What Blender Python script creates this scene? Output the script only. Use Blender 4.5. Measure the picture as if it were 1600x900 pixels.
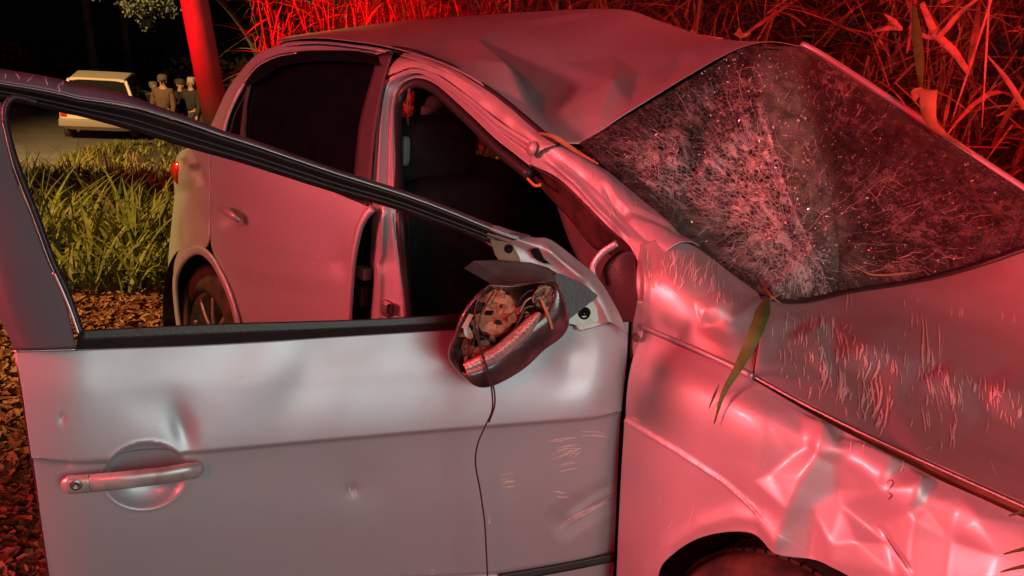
import bpy, bmesh, math, random
import numpy as np
from mathutils import Vector, Matrix, noise
from mathutils.bvhtree import BVHTree

S = bpy.context.scene
COL = S.collection
for o in list(bpy.data.objects):
    bpy.data.objects.remove(o)
random.seed(7); rng = np.random.default_rng(7)

# ------------------------------------------------------------------ camera
# world axes = crashed car's axes: X towards its front, Y away from us through the car, Z up; front hub at x=0
CAM = np.array([0.7941, -1.4575, 1.602]); YAW, PIT, ROL, FPX = -0.8182, 0.2866, 0.0762, 1482.9
_f = np.array([math.sin(YAW) * math.cos(PIT), math.cos(YAW) * math.cos(PIT), -math.sin(PIT)])
_r0 = np.array([math.cos(YAW), -math.sin(YAW), 0.0]); _u0 = np.cross(_r0, _f)
_r = _r0 * math.cos(ROL) + _u0 * math.sin(ROL); _u = -_r0 * math.sin(ROL) + _u0 * math.cos(ROL)
cd = bpy.data.cameras.new('camera'); cam = bpy.data.objects.new('camera', cd); COL.objects.link(cam)
cam.matrix_world = Matrix(((_r[0], _u[0], -_f[0], CAM[0]), (_r[1], _u[1], -_f[1], CAM[1]), (_r[2], _u[2], -_f[2], CAM[2]), (0, 0, 0, 1)))
cd.sensor_width = 36.0; cd.lens = FPX / 1600 * 36.0; cd.clip_start = 0.05; cd.clip_end = 600
S.camera = cam
S.render.resolution_x, S.render.resolution_y = 1024, 576

# ------------------------------------------------------------------ night light
w = bpy.data.worlds.new('World'); S.world = w; w.use_nodes = True
bg = w.node_tree.nodes['Background']; bg.inputs[0].default_value = (0.010, 0.013, 0.018, 1); bg.inputs[1].default_value = 0.35
S.view_settings.view_transform = 'Standard'; S.view_settings.look = 'None'; S.view_settings.gamma = 1.0
S.view_settings.use_curve_mapping = False; S.view_settings.exposure = 0.0


def lamp(name, loc, aim, color, watts, kind='AREA', size=(1, 1), spot=60, soft=0.2, spread=180):
    l = bpy.data.lights.new(name, kind); l.energy = watts; l.color = color
    if kind == 'AREA':
        l.shape = 'RECTANGLE'; l.size, l.size_y = size; l.spread = math.radians(spread)
    else:
        l.shadow_soft_size = soft
        if kind == 'SPOT':
            l.spot_size = math.radians(spot); l.spot_blend = 0.6
    o = bpy.data.objects.new(name, l); COL.objects.link(o); o.location = loc
    o.rotation_euler = (Vector(aim) - Vector(loc)).to_track_quat('-Z', 'Y').to_euler()
    return o


lamp('rescue_beacon_light', (-3.6, -7.4, 3.2), (1.1, 0.0, 0.9), (1.0, 0.12, 0.13), 128, 'AREA', (2.2, 0.7), spread=54)
lamp('pole_red_fill', (-6.0, -6.5, 3.2), (-6.8, 2.4, 2.0), (1.0, 0.001, 0.006), 32000, 'SPOT', spot=20, soft=0.25)  # added red spot that lights only the leaning pole
lamp('roof_red_fill', (-3.0, -6.8, 6.2), (-0.6, 2.6, 1.6), (1.0, 0.004, 0.012), 48, 'AREA', (1.6, 0.6), spread=66)  # added red fill from high left for roof and cane
lamp('hood_red_fill', (3.2, -5.4, 3.8), (1.0, 0.9, 1.1), (1.0, 0.03, 0.05), 34, 'AREA', (1.2, 0.5), spread=50)  # added fill: ambient red for hood, windshield and roof front
lamp('thicket_red_fill', (6.2, 0.6, 3.4), (-1.5, 4.2, 2.1), (1.0, 0.004, 0.010), 4600, 'SPOT', spot=54, soft=0.2)  # added red spot from the right to light the cane wall
lamp('rescue_scene_light', (5.2, -1.9, 2.3), (-0.7, -0.7, 0.7), (0.80, 1.0, 0.92), 20, 'AREA', (3.6, 2.6), spread=62)
lamp('verge_street_light', (-5.2, -3.5, 5.5), (-4.5, 0.15, -0.1), (1.0, 0.72, 0.20), 3000, 'SPOT', spot=42, soft=0.3)
lamp('road_street_light', (-11.5, -4.5, 7.0), (-15.6, 6.5, -0.2), (1.0, 0.62, 0.24), 14000, 'SPOT', spot=54, soft=0.3)

# ------------------------------------------------------------------ pixel <-> place (photo pixels, 1600 wide)


def ray(u, v):
    return _f + _r * ((u - 800) / FPX) - _u * ((v - 450) / FPX)


def P(u, v, y):                      # on the vertical plane y, parallel to the car's side
    d = ray(u, v); return CAM + d * ((y - CAM[1]) / d[1])


def G(u, v, z):                      # on a level plane
    d = ray(u, v); return CAM + d * ((z - CAM[2]) / d[2])


def D(u, v, dist):                   # at a depth along the view
    return CAM + ray(u, v) * dist


def tum(z):                          # side glass leans in above the belt line
    return 0.02 + max(0.0, z - 0.95) * 0.42


def PT(u, v, e=0.0):
    y = 0.1
    for _ in range(12):
        y = 0.5 * y + 0.5 * (tum(P(u, v, y)[2]) + e)
    return P(u, v, y)


HX, TH = -0.4004, 1.1771             # front door: hinge line and opening angle
DD = np.array([-math.cos(TH), -math.sin(TH), 0.0]); DN = np.array([math.sin(TH), -math.cos(TH), 0.0])
HP = np.array([HX, 0.0, 0.0])


def Q(u, v, off=0.0, lean=True):     # on the open door's own plane, off = proud of it
    d = ray(u, v); z = 1.0
    for _ in range(6):
        o = off - (max(0.0, z - 0.98) * 0.30 if lean else 0)
        t = ((HP + DN * o - CAM) @ DN) / (d @ DN); p = CAM + d * t; z = p[2]
    return p


def proj(a):
    d = a - CAM; z = d @ _f
    return 800 + FPX * (d @ _r) / z, 450 - FPX * (d @ _u) / z


# ------------------------------------------------------------------ materials
MATS = {}


def nmat(name, base=(0.5, 0.5, 0.5), rough=0.5, metal=0.0, spec=0.5, coat=0.0, coat_rough=0.08, noise_amt=0.0, nscale=8.0, dark=None,
         bump=0.0, bscale=60.0, detail=6.0, rvar=0.0):
    m = bpy.data.materials.new(name); m.use_nodes = True; nt = m.node_tree; b = nt.nodes['Principled BSDF']
    b.inputs['Base Color'].default_value = (*base, 1); b.inputs['Roughness'].default_value = rough; b.inputs['Metallic'].default_value = metal
    b.inputs['Specular IOR Level'].default_value = spec; b.inputs['Coat Weight'].default_value = coat; b.inputs['Coat Roughness'].default_value = coat_rough
    tc = nt.nodes.new('ShaderNodeTexCoord')
    if noise_amt > 0:
        n = nt.nodes.new('ShaderNodeTexNoise'); n.inputs['Scale'].default_value = nscale; n.inputs['Detail'].default_value = detail
        nt.links.new(tc.outputs['Object'], n.inputs['Vector'])
        r = nt.nodes.new('ShaderNodeMapRange'); r.inputs[1].default_value = 0.38; r.inputs[2].default_value = 0.68; r.inputs[4].default_value = noise_amt
        nt.links.new(n.outputs[0], r.inputs[0])
        x = nt.nodes.new('ShaderNodeMix'); x.data_type = 'RGBA'; x.inputs[6].default_value = (*base, 1)
        x.inputs[7].default_value = (*(dark or tuple(c * 0.4 for c in base)), 1)
        nt.links.new(r.outputs[0], x.inputs[0]); nt.links.new(x.outputs[2], b.inputs['Base Color'])
        if rvar:
            q = nt.nodes.new('ShaderNodeMapRange'); q.inputs[1].default_value = 0.3; q.inputs[2].default_value = 0.7
            q.inputs[3].default_value = max(0.02, rough - rvar); q.inputs[4].default_value = rough + rvar
            nt.links.new(n.outputs[0], q.inputs[0]); nt.links.new(q.outputs[0], b.inputs['Roughness'])
    if bump > 0:
        n2 = nt.nodes.new('ShaderNodeTexNoise'); n2.inputs['Scale'].default_value = bscale; n2.inputs['Detail'].default_value = 5
        nt.links.new(tc.outputs['Object'], n2.inputs['Vector'])
        bp = nt.nodes.new('ShaderNodeBump'); bp.inputs['Strength'].default_value = bump; bp.inputs['Distance'].default_value = 0.004
        nt.links.new(n2.outputs[0], bp.inputs['Height']); nt.links.new(bp.outputs[0], b.inputs['Normal'])
    MATS[name] = m
    return m


PAINT = nmat('silver_paint', (0.46, 0.49, 0.53), 0.46, 0.45, 0.5, 0.30, 0.14, noise_amt=0.5, nscale=5.0, dark=(0.38, 0.38, 0.38), detail=12, bump=0.02, bscale=9, rvar=0.05)
PAINT2 = nmat('dusty_silver_paint', (0.48, 0.48, 0.50), 0.46, 0.45, 0.5, 0.2, 0.2, noise_amt=0.7, nscale=5.0, dark=(0.36, 0.33, 0.31), bump=0.05, bscale=25, rvar=0.08)
PAINTIN = nmat('silver_inner_paint', (0.50, 0.50, 0.52), 0.38, 0.5, 0.5, 0.2, 0.2, noise_amt=0.5, nscale=12, dark=(0.30, 0.28, 0.26))
BLACK = nmat('black_rubber', (0.018, 0.018, 0.020), 0.42, 0, 0.4, noise_amt=0.4, nscale=20, dark=(0.035, 0.032, 0.03), bump=0.15, bscale=120)
PLAST = nmat('black_plastic', (0.030, 0.031, 0.035), 0.38, 0, 0.5, noise_amt=0.5, nscale=9, dark=(0.05, 0.045, 0.04), bump=0.12, bscale=200)
SATIN = nmat('satin_black_film', (0.085, 0.080, 0.100), 0.55, 0, 0.4, noise_amt=0.6, nscale=5, dark=(0.06, 0.055, 0.065), bump=0.05, bscale=40)
CLOTH = nmat('seat_cloth', (0.030, 0.029, 0.028), 0.95, 0, 0.1, noise_amt=0.5, nscale=30, bump=0.4, bscale=300)
VOID = nmat('trim_shade_black', (0.008, 0.009, 0.010), 0.9, 0, 0.1)  # near-black: shade of cabin, gaps and holes put into the colour
TRIMR = nmat('inner_pillar_trim', (0.09, 0.075, 0.075), 0.7, 0, 0.3, noise_amt=0.5, nscale=14)
GLASSD = nmat('tinted_glass', (0.004, 0.004, 0.005), 0.06, 0, 0.5, noise_amt=0.3, nscale=20, dark=(0.010, 0.009, 0.009), rvar=0.03)
CHROME = nmat('bright_metal', (0.45, 0.43, 0.42), 0.36, 0.9, 0.5, noise_amt=0.5, nscale=20, dark=(0.30, 0.28, 0.25))
STEEL = nmat('zinc_steel', (0.42, 0.42, 0.38), 0.42, 0.6, 0.5, noise_amt=0.6, nscale=25, dark=(0.24, 0.20, 0.12))
RUSTY = nmat('ochre_steel', (0.20, 0.14, 0.08), 0.5, 0.3, 0.4, noise_amt=0.8, nscale=18, dark=(0.09, 0.07, 0.04))
BROWNP = nmat('brown_plastic', (0.55, 0.22, 0.12), 0.5, 0, 0.5, noise_amt=0.7, nscale=30, dark=(0.16, 0.075, 0.04), bump=0.3, bscale=90)
LENSR = nmat('red_lens', (0.55, 0.02, 0.02), 0.12, 0, 0.5, 0.6, 0.05)
LENSW = nmat('clear_lens', (0.55, 0.44, 0.42), 0.2, 0.3, 0.6, 0.6, 0.08, noise_amt=0.6, nscale=60, dark=(0.30, 0.2, 0.17), bump=0.8, bscale=160)
TYRE = nmat('tyre_rubber', (0.020, 0.018, 0.017), 0.75, 0, 0.3, noise_amt=0.9, nscale=14, dark=(0.085, 0.055, 0.035), bump=0.6, bscale=60)
ALLOY = nmat('alloy_rim', (0.36, 0.33, 0.30), 0.45, 0.7, 0.5, noise_amt=0.6, nscale=20, dark=(0.10, 0.07, 0.05))
SCR = nmat('bare_scratch', (0.72, 0.68, 0.63), 0.6, 0.0, 0.5, noise_amt=0.6, nscale=260, dark=(0.42, 0.38, 0.35))
MUD = nmat('mud_smear', (0.20, 0.15, 0.10), 0.9, 0, 0.2, noise_amt=0.6, nscale=50)


def paint_finish(m, flake=0.5):      # fine metallic flake grain and dirt flecks that sit in the coat
    nt = m.node_tree; b = nt.nodes['Principled BSDF']; tc = nt.nodes.new('ShaderNodeTexCoord')
    n = nt.nodes.new('ShaderNodeTexVoronoi'); n.inputs['Scale'].default_value = 900
    nt.links.new(tc.outputs['Object'], n.inputs['Vector'])
    bp = nt.nodes.new('ShaderNodeBump'); bp.inputs['Strength'].default_value = 0.12; bp.inputs['Distance'].default_value = 0.0006
    nt.links.new(n.outputs[0], bp.inputs['Height'])
    src = [l.from_socket for l in nt.links if l.to_socket == b.inputs['Normal']]
    if src: nt.links.new(src[0], bp.inputs['Normal'])
    nt.links.new(bp.outputs[0], b.inputs['Normal'])


paint_finish(PAINT); paint_finish(PAINT2)

# ------------------------------------------------------------------ mesh helpers


def link(name, me, mat=None, parent=None, smooth=True, label=None, kind=None):
    o = bpy.data.objects.new(name, me); COL.objects.link(o)
    if mat is not None: me.materials.append(mat)
    if smooth: me.polygons.foreach_set('use_smooth', [True] * len(me.polygons))
    if parent is not None: o.parent = parent
    if label: o['label'] = label
    if kind: o['kind'] = kind
    return o


def mesh(name, vs, fs):
    me = bpy.data.meshes.new(name); me.from_pydata([tuple(map(float, v)) for v in vs], [], [tuple(map(int, f)) for f in fs]); me.update(); return me


def thing(name, label, cat, loc=(0, 0, 0), group=None):
    o = bpy.data.objects.new(name, None); COL.objects.link(o); o.location = loc; o.empty_display_size = 0.1
    o['label'] = label; o['category'] = cat
    if group: o['group'] = group
    return o


def tag(o, label, cat, group=None):
    o['label'] = label; o['category'] = cat
    if group: o['group'] = group
    return o


def cr(pts, n, t=None):
    """Catmull-Rom through pts, n samples, chord-length spaced."""
    p = np.array(pts, float)
    if len(p) == 2:
        s = np.linspace(0, 1, n)[:, None]; return p[0] * (1 - s) + p[1] * s
    if t is None:
        L = np.concatenate([[0], np.cumsum(np.linalg.norm(np.diff(p, axis=0), axis=1) ** 0.5 + 1e-9)])
    else:
        L = np.array(t, float)
    L = L / L[-1]
    m = np.zeros_like(p)
    m[1:-1] = (p[2:] - p[:-2]) / (L[2:] - L[:-2])[:, None]
    m[0] = (p[1] - p[0]) / (L[1] - L[0]); m[-1] = (p[-1] - p[-2]) / (L[-1] - L[-2])
    def ev(s):
        i = np.clip(np.searchsorted(L, s, side='right') - 1, 0, len(p) - 2); h = (L[i + 1] - L[i])[:, None]; x = ((s - L[i])[:, None]) / h
        return (2 * x**3 - 3 * x**2 + 1) * p[i] + (x**3 - 2 * x**2 + x) * h * m[i] + (-2 * x**3 + 3 * x**2) * p[i + 1] + (x**3 - x**2) * h * m[i + 1]
    if t is not None:
        return ev(np.linspace(0, 1, n))
    d = ev(np.linspace(0, 1, n * 6)); a = np.concatenate([[0], np.cumsum(np.linalg.norm(np.diff(d, axis=0), axis=1))]); a /= a[-1]
    return ev(np.interp(np.linspace(0, 1, n), a, np.linspace(0, 1, n * 6)))


def grid_normals(A):
    du = np.gradient(A, axis=1); dv = np.gradient(A, axis=0); n = np.cross(du, dv)
    n /= np.linalg.norm(n, axis=2, keepdims=True) + 1e-12
    if np.mean(np.sum(n * (CAM - A), axis=2)) < 0: n = -n
    return n


def patch(name, rows, nu, nv, mat, parent=None, disp=None, thick=0.002, match=False, label=None, lin=False, kind=None):
    if match:
        R = np.array([cr(r, nu, t=np.arange(len(r))) for r in rows])
    else:
        R = np.array([cr(r, nu) for r in rows])
    if len(rows) == 2 or lin:
        s = np.linspace(0, len(rows) - 1, nv); i = np.clip(s.astype(int), 0, len(rows) - 2); x = (s - i)[:, None, None]
        A = R[i] * (1 - x) + R[i + 1] * x
    else:
        gaps = np.concatenate([[0], np.cumsum(np.mean(np.linalg.norm(np.diff(R, axis=0), axis=2), axis=1))])
        A = np.stack([cr(R[:, j], nv, t=gaps) for j in range(nu)], axis=1)
    if disp is not None:
        N = grid_normals(A); U, V = proj(A)
        SS, TT = np.meshgrid(np.linspace(0, 1, nu), np.linspace(0, 1, nv))
        h = disp(U, V, SS, TT)
        A = A + N * h[..., None]
    N = grid_normals(A)
    vs = A.reshape(-1, 3); i, j = np.meshgrid(np.arange(nv - 1), np.arange(nu - 1), indexing='ij'); a = (i * nu + j).ravel()
    fs = np.stack([a, a + 1, a + nu + 1, a + nu], 1)
    n0 = np.cross(vs[fs[:, 1]] - vs[fs[:, 0]], vs[fs[:, 3]] - vs[fs[:, 0]])
    if np.mean(np.sum(n0 * (CAM - vs[fs[:, 0]]), axis=1)) < 0: fs = fs[:, ::-1]
    me = mesh(name, vs, fs); o = link(name, me, mat, parent, label=label, kind=kind)
    if thick:
        md = o.modifiers.new('thickness', 'SOLIDIFY'); md.thickness = thick; md.offset = -1
    o['_bvh'] = 0
    BV[o.name] = (BVHTree.FromPolygons([tuple(v) for v in vs], [tuple(int(k) for k in f) for f in fs]), A)
    del o['_bvh']
    return o


BV = {}


def segd(U, V, pts):
    """distance in photo pixels to a polyline, with signed side and run along it"""
    best = np.full(U.shape, 1e9); side = np.zeros(U.shape); run = np.zeros(U.shape); tot = 0.0
    L = sum(math.dist(a, b) for a, b in zip(pts, pts[1:]))
    for (ax, ay), (bx, by) in zip(pts, pts[1:]):
        l = math.dist((ax, ay), (bx, by)); ex, ey = (bx - ax) / l, (by - ay) / l
        t = np.clip((U - ax) * ex + (V - ay) * ey, 0, l); d = np.hypot(U - ax - t * ex, V - ay - t * ey)
        s = np.sign((U - ax) * ey - (V - ay) * ex); k = d < best
        best = np.where(k, d, best); side = np.where(k, s, side); run = np.where(k, (tot + t) / L, run); tot += l
    return best, side, run


def ga(U, V, cx, cy, rx, ry, ang, amp, p=2):
    a = math.radians(ang); x = (U - cx) * math.cos(a) + (V - cy) * math.sin(a); y = -(U - cx) * math.sin(a) + (V - cy) * math.cos(a)
    return amp * np.exp(-((np.abs(x) / rx) ** p + (np.abs(y) / ry) ** p))


def fold(U, V, pts, w, amp, sharp=1.0, wl=None, taper=True):
    """a fold in sheet metal: tent-shaped ridge (amp>0) or crease; wl = width on the other side"""
    d, s, r = segd(U, V, pts); W = np.where(s > 0, w, wl if wl else w)
    h = np.clip(1 - d / W, 0, 1); h = h * h * (3 - 2 * h) * (1 - sharp) + h * sharp
    h = np.where(h < 0.25, h * h / 0.25 * 0.5 + h * 0.5, h)
    if taper: h = h * np.clip(np.minimum(r, 1 - r) * 6 + 0.0, 0, 1) ** 0.7
    return amp * h


def sstep(x, w):
    return 0.5 + 0.5 * np.tanh(x / w)


def wob(U, V, sc, seed=0.0, amp=1.0):
    """smooth low-frequency waviness of panels, as sheet metal has after a roll"""
    return amp * (np.sin(U / sc + 1.3 * seed + 0.8 * np.sin(V / sc * 0.7 + seed)) * np.cos(V / sc * 0.9 + 2.1 * seed + 0.6 * np.sin(U / sc * 1.3)))


def sweep(name, pts, w, h, out, mat, parent=None, n=60, k=10, power=2.6, ends=True, wfun=None, label=None):
    """rounded bar along pts; w = width across, h = height along the outward direction"""
    A = cr(pts, n); T = np.gradient(A, axis=0); T /= np.linalg.norm(T, axis=1, keepdims=True) + 1e-12
    O = np.array(out, float); O = np.broadcast_to(O, A.shape); B = np.cross(T, O); B /= np.linalg.norm(B, axis=1, keepdims=True) + 1e-12
    O2 = np.cross(B, T)
    a = np.linspace(0, 2 * math.pi, k, endpoint=False); cx = np.sign(np.cos(a)) * np.abs(np.cos(a)) ** (2 / power); cy = np.sign(np.sin(a)) * np.abs(np.sin(a)) ** (2 / power)
    sc = np.array([wfun(t) if wfun else 1.0 for t in np.linspace(0, 1, n)])
    V = A[:, None] + B[:, None] * (cx * w / 2)[None, :, None] * sc[:, None, None] + O2[:, None] * (cy * h / 2)[None, :, None] * sc[:, None, None]
    vs = V.reshape(-1, 3); fs = []
    for i in range(n - 1):
        for j in range(k):
            fs.append((i * k + j, i * k + (j + 1) % k, (i + 1) * k + (j + 1) % k, (i + 1) * k + j))
    if ends: fs += [tuple(range(k))[::-1], tuple((n - 1) * k + j for j in range(k))]
    return link(name, mesh(name, vs, fs), mat, parent, label=label)


def plate(name, poly, nrm, th, mat, parent=None, label=None, bev=0.0, smooth=False):
    """flat piece with real thickness from a 3D outline"""
    n = len(poly); N = np.array(nrm, float); N /= np.linalg.norm(N)
    bm = bmesh.new(); f = [bm.verts.new(tuple(p)) for p in poly]; b = [bm.verts.new(tuple(np.array(p) - N * th)) for p in poly]
    bm.faces.new(f); bm.faces.new(b[::-1])
    for i in range(n): bm.faces.new((f[i], b[i], b[(i + 1) % n], f[(i + 1) % n]))
    bmesh.ops.recalc_face_normals(bm, faces=bm.faces)
    if bev: bmesh.ops.bevel(bm, geom=bm.edges[:], offset=bev, segments=2, affect='EDGES')
    me = bpy.data.meshes.new(name); bm.to_mesh(me); bm.free()
    return link(name, me, mat, parent, smooth=smooth, label=label)


def box(name, c, s, mat, parent=None, rz=0, bev=0.01, label=None, smooth=True, seg=3, taper=None):
    bm = bmesh.new(); bmesh.ops.create_cube(bm, size=1)
    for v in bm.verts:
        k = 1.0
        if taper and v.co.z > 0: k = taper
        v.co = Vector((v.co.x * s[0] * k, v.co.y * s[1] * k, v.co.z * s[2]))
    if bev: bmesh.ops.bevel(bm, geom=bm.edges[:], offset=bev, segments=seg, affect='EDGES', profile=0.6)
    bmesh.ops.rotate(bm, verts=bm.verts, matrix=Matrix.Rotation(rz, 3, 'Z')); bmesh.ops.translate(bm, verts=bm.verts, vec=Vector(c))
    me = bpy.data.meshes.new(name); bm.to_mesh(me); bm.free()
    return link(name, me, mat, parent, smooth=smooth, label=label)


def lathe(name, prof, c, axis, mat, parent=None, n=64, label=None, smooth=True):
    """prof = (radius, along) pairs turned round axis through c"""
    ax = Vector(axis).normalized(); q = ax.to_track_quat('Z', 'Y').to_matrix(); vs, fs = [], []
    for i in range(n):
        a = 2 * math.pi * i / n
        for r, h in prof: vs.append(tuple(Vector(c) + q @ Vector((r * math.cos(a), r * math.sin(a), h))))
    m = len(prof)
    for i in range(n):
        for j in range(m - 1):
            fs.append((i * m + j, ((i + 1) % n) * m + j, ((i + 1) % n) * m + j + 1, i * m + j + 1))
    return link(name, mesh(name, vs, fs), mat, parent, smooth=smooth, label=label)


def ribbon(vs, fs, pts, wid, side, cup=0.0):
    """adds a leaf-like ribbon to vs/fs; wid = list of widths"""
    b = len(vs)
    for p, w_ in zip(pts, wid):
        vs.append(p - side * w_ / 2); vs.append(p + side * w_ / 2)
    for i in range(len(pts) - 1):
        a = b + 2 * i; fs.append((a, a + 1, a + 3, a + 2))


def hit(panel, u, v, lift=0.0012):
    d = ray(u, v); d = d / np.linalg.norm(d); r_ = BV[panel.name][0].ray_cast(Vector(CAM), Vector(d), 30)
    if r_[0] is None: return None
    n = np.array(r_[1]);
    if n @ d > 0: n = -n
    return np.array(r_[0]) + n * lift, n


def stroke(vs, fs, panel, pts, w0, lift=0.0012, n=6, jag=0.0):
    """a scratch or crack that lies on a panel; w0 in metres; pts in photo pixels"""
    q = cr([(a, b, 0) for a, b in pts], n)[:, :2]; H = []
    for i, (a, b) in enumerate(q):
        if jag: a += random.uniform(-jag, jag); b += random.uniform(-jag, jag)
        h = hit(panel, a, b, lift)
        if h is None: return
        H.append(h)
    X = np.array([h[0] for h in H]); T = np.gradient(X, axis=0); b0 = len(vs)
    for i in range(n):
        sd = np.cross(T[i], H[i][1]); sd /= np.linalg.norm(sd) + 1e-9
        ww = w0 * (0.25 + 0.75 * math.sin(math.pi * (i + 0.35) / (n - 0.3))) * random.uniform(0.7, 1.2)
        vs.append(X[i] - sd * ww / 2); vs.append(X[i] + sd * ww / 2)
    for i in range(n - 1):
        a = b0 + 2 * i; fs.append((a, a + 1, a + 3, a + 2))

from mathutils.geometry import delaunay_2d_cdt


def facets(U, V, pts, soft=2, outside=0.0):
    """creased sheet metal: planar facets between control points (photo pixels, height in m), creases slightly rounded"""
    r = delaunay_2d_cdt([Vector((p[0], p[1])) for p in pts], [], [], 0, 0.001)
    hv = [pts[o[0]][2] for o in r[3]]; H = np.full(U.shape, outside, float); done = np.zeros(U.shape, bool)
    for f in r[2]:
        (x0, y0), (x1, y1), (x2, y2) = [r[0][k] for k in f]; d = (y1 - y2) * (x0 - x2) + (x2 - x1) * (y0 - y2)
        if abs(d) < 1e-9: continue
        a = ((y1 - y2) * (U - x2) + (x2 - x1) * (V - y2)) / d; b = ((y2 - y0) * (U - x2) + (x0 - x2) * (V - y2)) / d; c = 1 - a - b
        k = (a >= -1e-6) & (b >= -1e-6) & (c >= -1e-6) & ~done
        H = np.where(k, a * hv[f[0]] + b * hv[f[1]] + c * hv[f[2]], H); done |= k
    for _ in range(soft):
        Z_ = np.pad(H, 1, mode='edge'); H = (Z_[1:-1, 1:-1] * 4 + Z_[:-2, 1:-1] * 2 + Z_[2:, 1:-1] * 2 + Z_[1:-1, :-2] * 2 + Z_[1:-1, 2:] * 2 + Z_[:-2, :-2] + Z_[2:, 2:] + Z_[:-2, 2:] + Z_[2:, :-2]) / 16
    return H

# ================================================================== THE CRASHED CAR
car = thing('crashed_car', 'crashed silver car with crushed roof, shattered windshield and its front door hanging open', 'car')
NY = (0, -1, 0)

# ---- fender below the fold line (rows matched column by column)
F_T = [(1002, 512, 0.055), (1060, 538, 0.05), (1120, 564, 0.05), (1176, 592, 0.055), (1263, 643, 0.065), (1357, 693, 0.075), (1446, 738, 0.08), (1530, 777, 0.08), (1600, 810, 0.08), (1760, 880, 0.08)]
F_2 = [(982, 590, 0.012), (1040, 606, 0.0), (1100, 622, -0.005), (1165, 642, -0.005), (1240, 680, 0.01), (1330, 722, 0.03), (1420, 765, 0.04), (1500, 800, 0.045), (1580, 838, 0.05), (1740, 905, 0.05)]
F_3 = [(973, 700, 0.0), (1030, 704, -0.012), (1090, 712, -0.018), (1150, 724, -0.02), (1215, 748, -0.012), (1300, 786, 0.01), (1390, 826, 0.02), (1480, 862, 0.02), (1560, 892, 0.02), (1730, 960, 0.02)]
F_4 = [(967, 810, 0.0), (1012, 800, -0.012), (1065, 787, -0.02), (1130, 782, -0.022), (1190, 795, -0.02), (1265, 832, -0.005), (1350, 872, 0.0), (1450, 915, 0.0), (1540, 950, 0.0), (1720, 1020, 0.0)]
F_B = [(962, 930, 0.002), (1018, 925, -0.010), (1040, 878, -0.022), (1095, 840, -0.026), (1172, 832, -0.028), (1222, 866, -0.02), (1295, 884, -0.01), (1400, 940, 0.0), (1500, 990, 0.0), (1700, 1080, 0.0)]


def fender_d(U, V, Sx, T):
    h = wob(U, V, 70, 1.1, 0.0010) * np.clip((U - 1000) / 200, 0, 1)
    # body line running down from the door edge
    d, s, r = segd(U, V, [(975, 655), (1060, 706), (1130, 752), (1185, 800)]); h += 0.0022 * np.exp(-(d / 3.0) ** 2) - 0.0035 * np.clip(s, 0, 1) * np.exp(-d / 30)
    # flared arch lip
    d, s, r = segd(U, V, [(1020, 900), (1045, 855), (1095, 822), (1150, 806), (1190, 812), (1215, 840)]); h += 0.010 * sstep(0, 1) * np.exp(-(d / 14.0) ** 2)
    h += facets(U, V, [(940, 480, 0), (1000, 1000, 0), (1080, 560, 0), (1100, 640, 0), (1110, 720, 0), (1150, 770, 0), (1180, 810, 0.002), (1170, 598, 0), (1200, 648, .005), (1250, 648, .004), (1283, 673, .024), (1302, 664, .0), (1310, 680, -.004),
                        (1262, 700, -.006), (1236, 712, -.010), (1205, 740, -.004), (1180, 752, 0.0), (1276, 712, .012), (1256, 742, .015), (1236, 790, .020), (1216, 850, .016), (1208, 900, .012),
                        (1303, 724, -.010), (1304, 768, -.020), (1270, 792, -.004), (1262, 868, -.014), (1262, 900, -.012), (1312, 704, .006), (1345, 701, .014), (1392, 726, .020), (1440, 764, .024), (1375, 765, .006), (1310, 792, -.018),
                        (1352, 826, -.014), (1400, 808, .004), (1424, 802, .012), (1445, 790, .004), (1340, 845, .010), (1300, 850, .004), (1300, 900, .0), (1385, 850, -.002), (1400, 900, .004), (1436, 812, .016), (1426, 860, .014), (1430, 920, .010),
                        (1482, 845, -.010), (1470, 930, -.010), (1460, 745, -.002), (1500, 775, .002), (1530, 812, .010), (1590, 822, .008), (1560, 870, .002), (1600, 800, 0), (1350, 690, 0), (1420, 726, 0), (1700, 850, 0), (1800, 1200, 0), (1500, 1000, 0)], 5)
    h += ga(U, V, 1330, 740, 22, 30, -20, -0.003) + ga(U, V, 1540, 840, 50, 26, 25, 0.004) + wob(U, V, 17, 0.3, 0.0006) * np.exp(-((U - 1340) / 110) ** 2)
    h += fold(U, V, [(1372, 820), (1400, 860), (1430, 895)], 7, -0.003, 1.0)
    return h


def rows3(*rs): return [[P(*p) for p in r] for r in rs]


fender = patch('fender', rows3(F_T, F_2, F_3, F_4, F_B), 260, 150, PAINT, car, fender_d, match=True,
               label='crumpled silver front fender torn and folded above the wheel')
# ---- pillar-base / cowl side panel above the fold line
C_T = [(1000, 383, 0.10), (1045, 372, 0.14), (1088, 386, 0.19), (1140, 425, 0.24), (1196, 466, 0.31)]
C_M = [(994, 446, 0.055), (1045, 440, 0.07), (1090, 455, 0.09), (1140, 480, 0.12), (1190, 520, 0.17)]
C_B = [(1003, 508, 0.05), (1045, 527, 0.048), (1090, 546, 0.048), (1130, 565, 0.05), (1176, 586, 0.055)]


def cowl_d(U, V, Sx, T):
    h = wob(U, V, 18, 0.4, 0.0018) * np.exp(-((V - 420) / 50) ** 2)
    h += fold(U, V, [(1090, 490), (1130, 476), (1180, 484)], 26, 0.010, 0.6)
    h += fold(U, V, [(1096, 500), (1140, 520), (1180, 510)], 26, -0.006, 0.5)
    h += fold(U, V, [(1003, 384), (1010, 440), (1005, 505)], 9, 0.004, 0.8)
    return h


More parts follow.
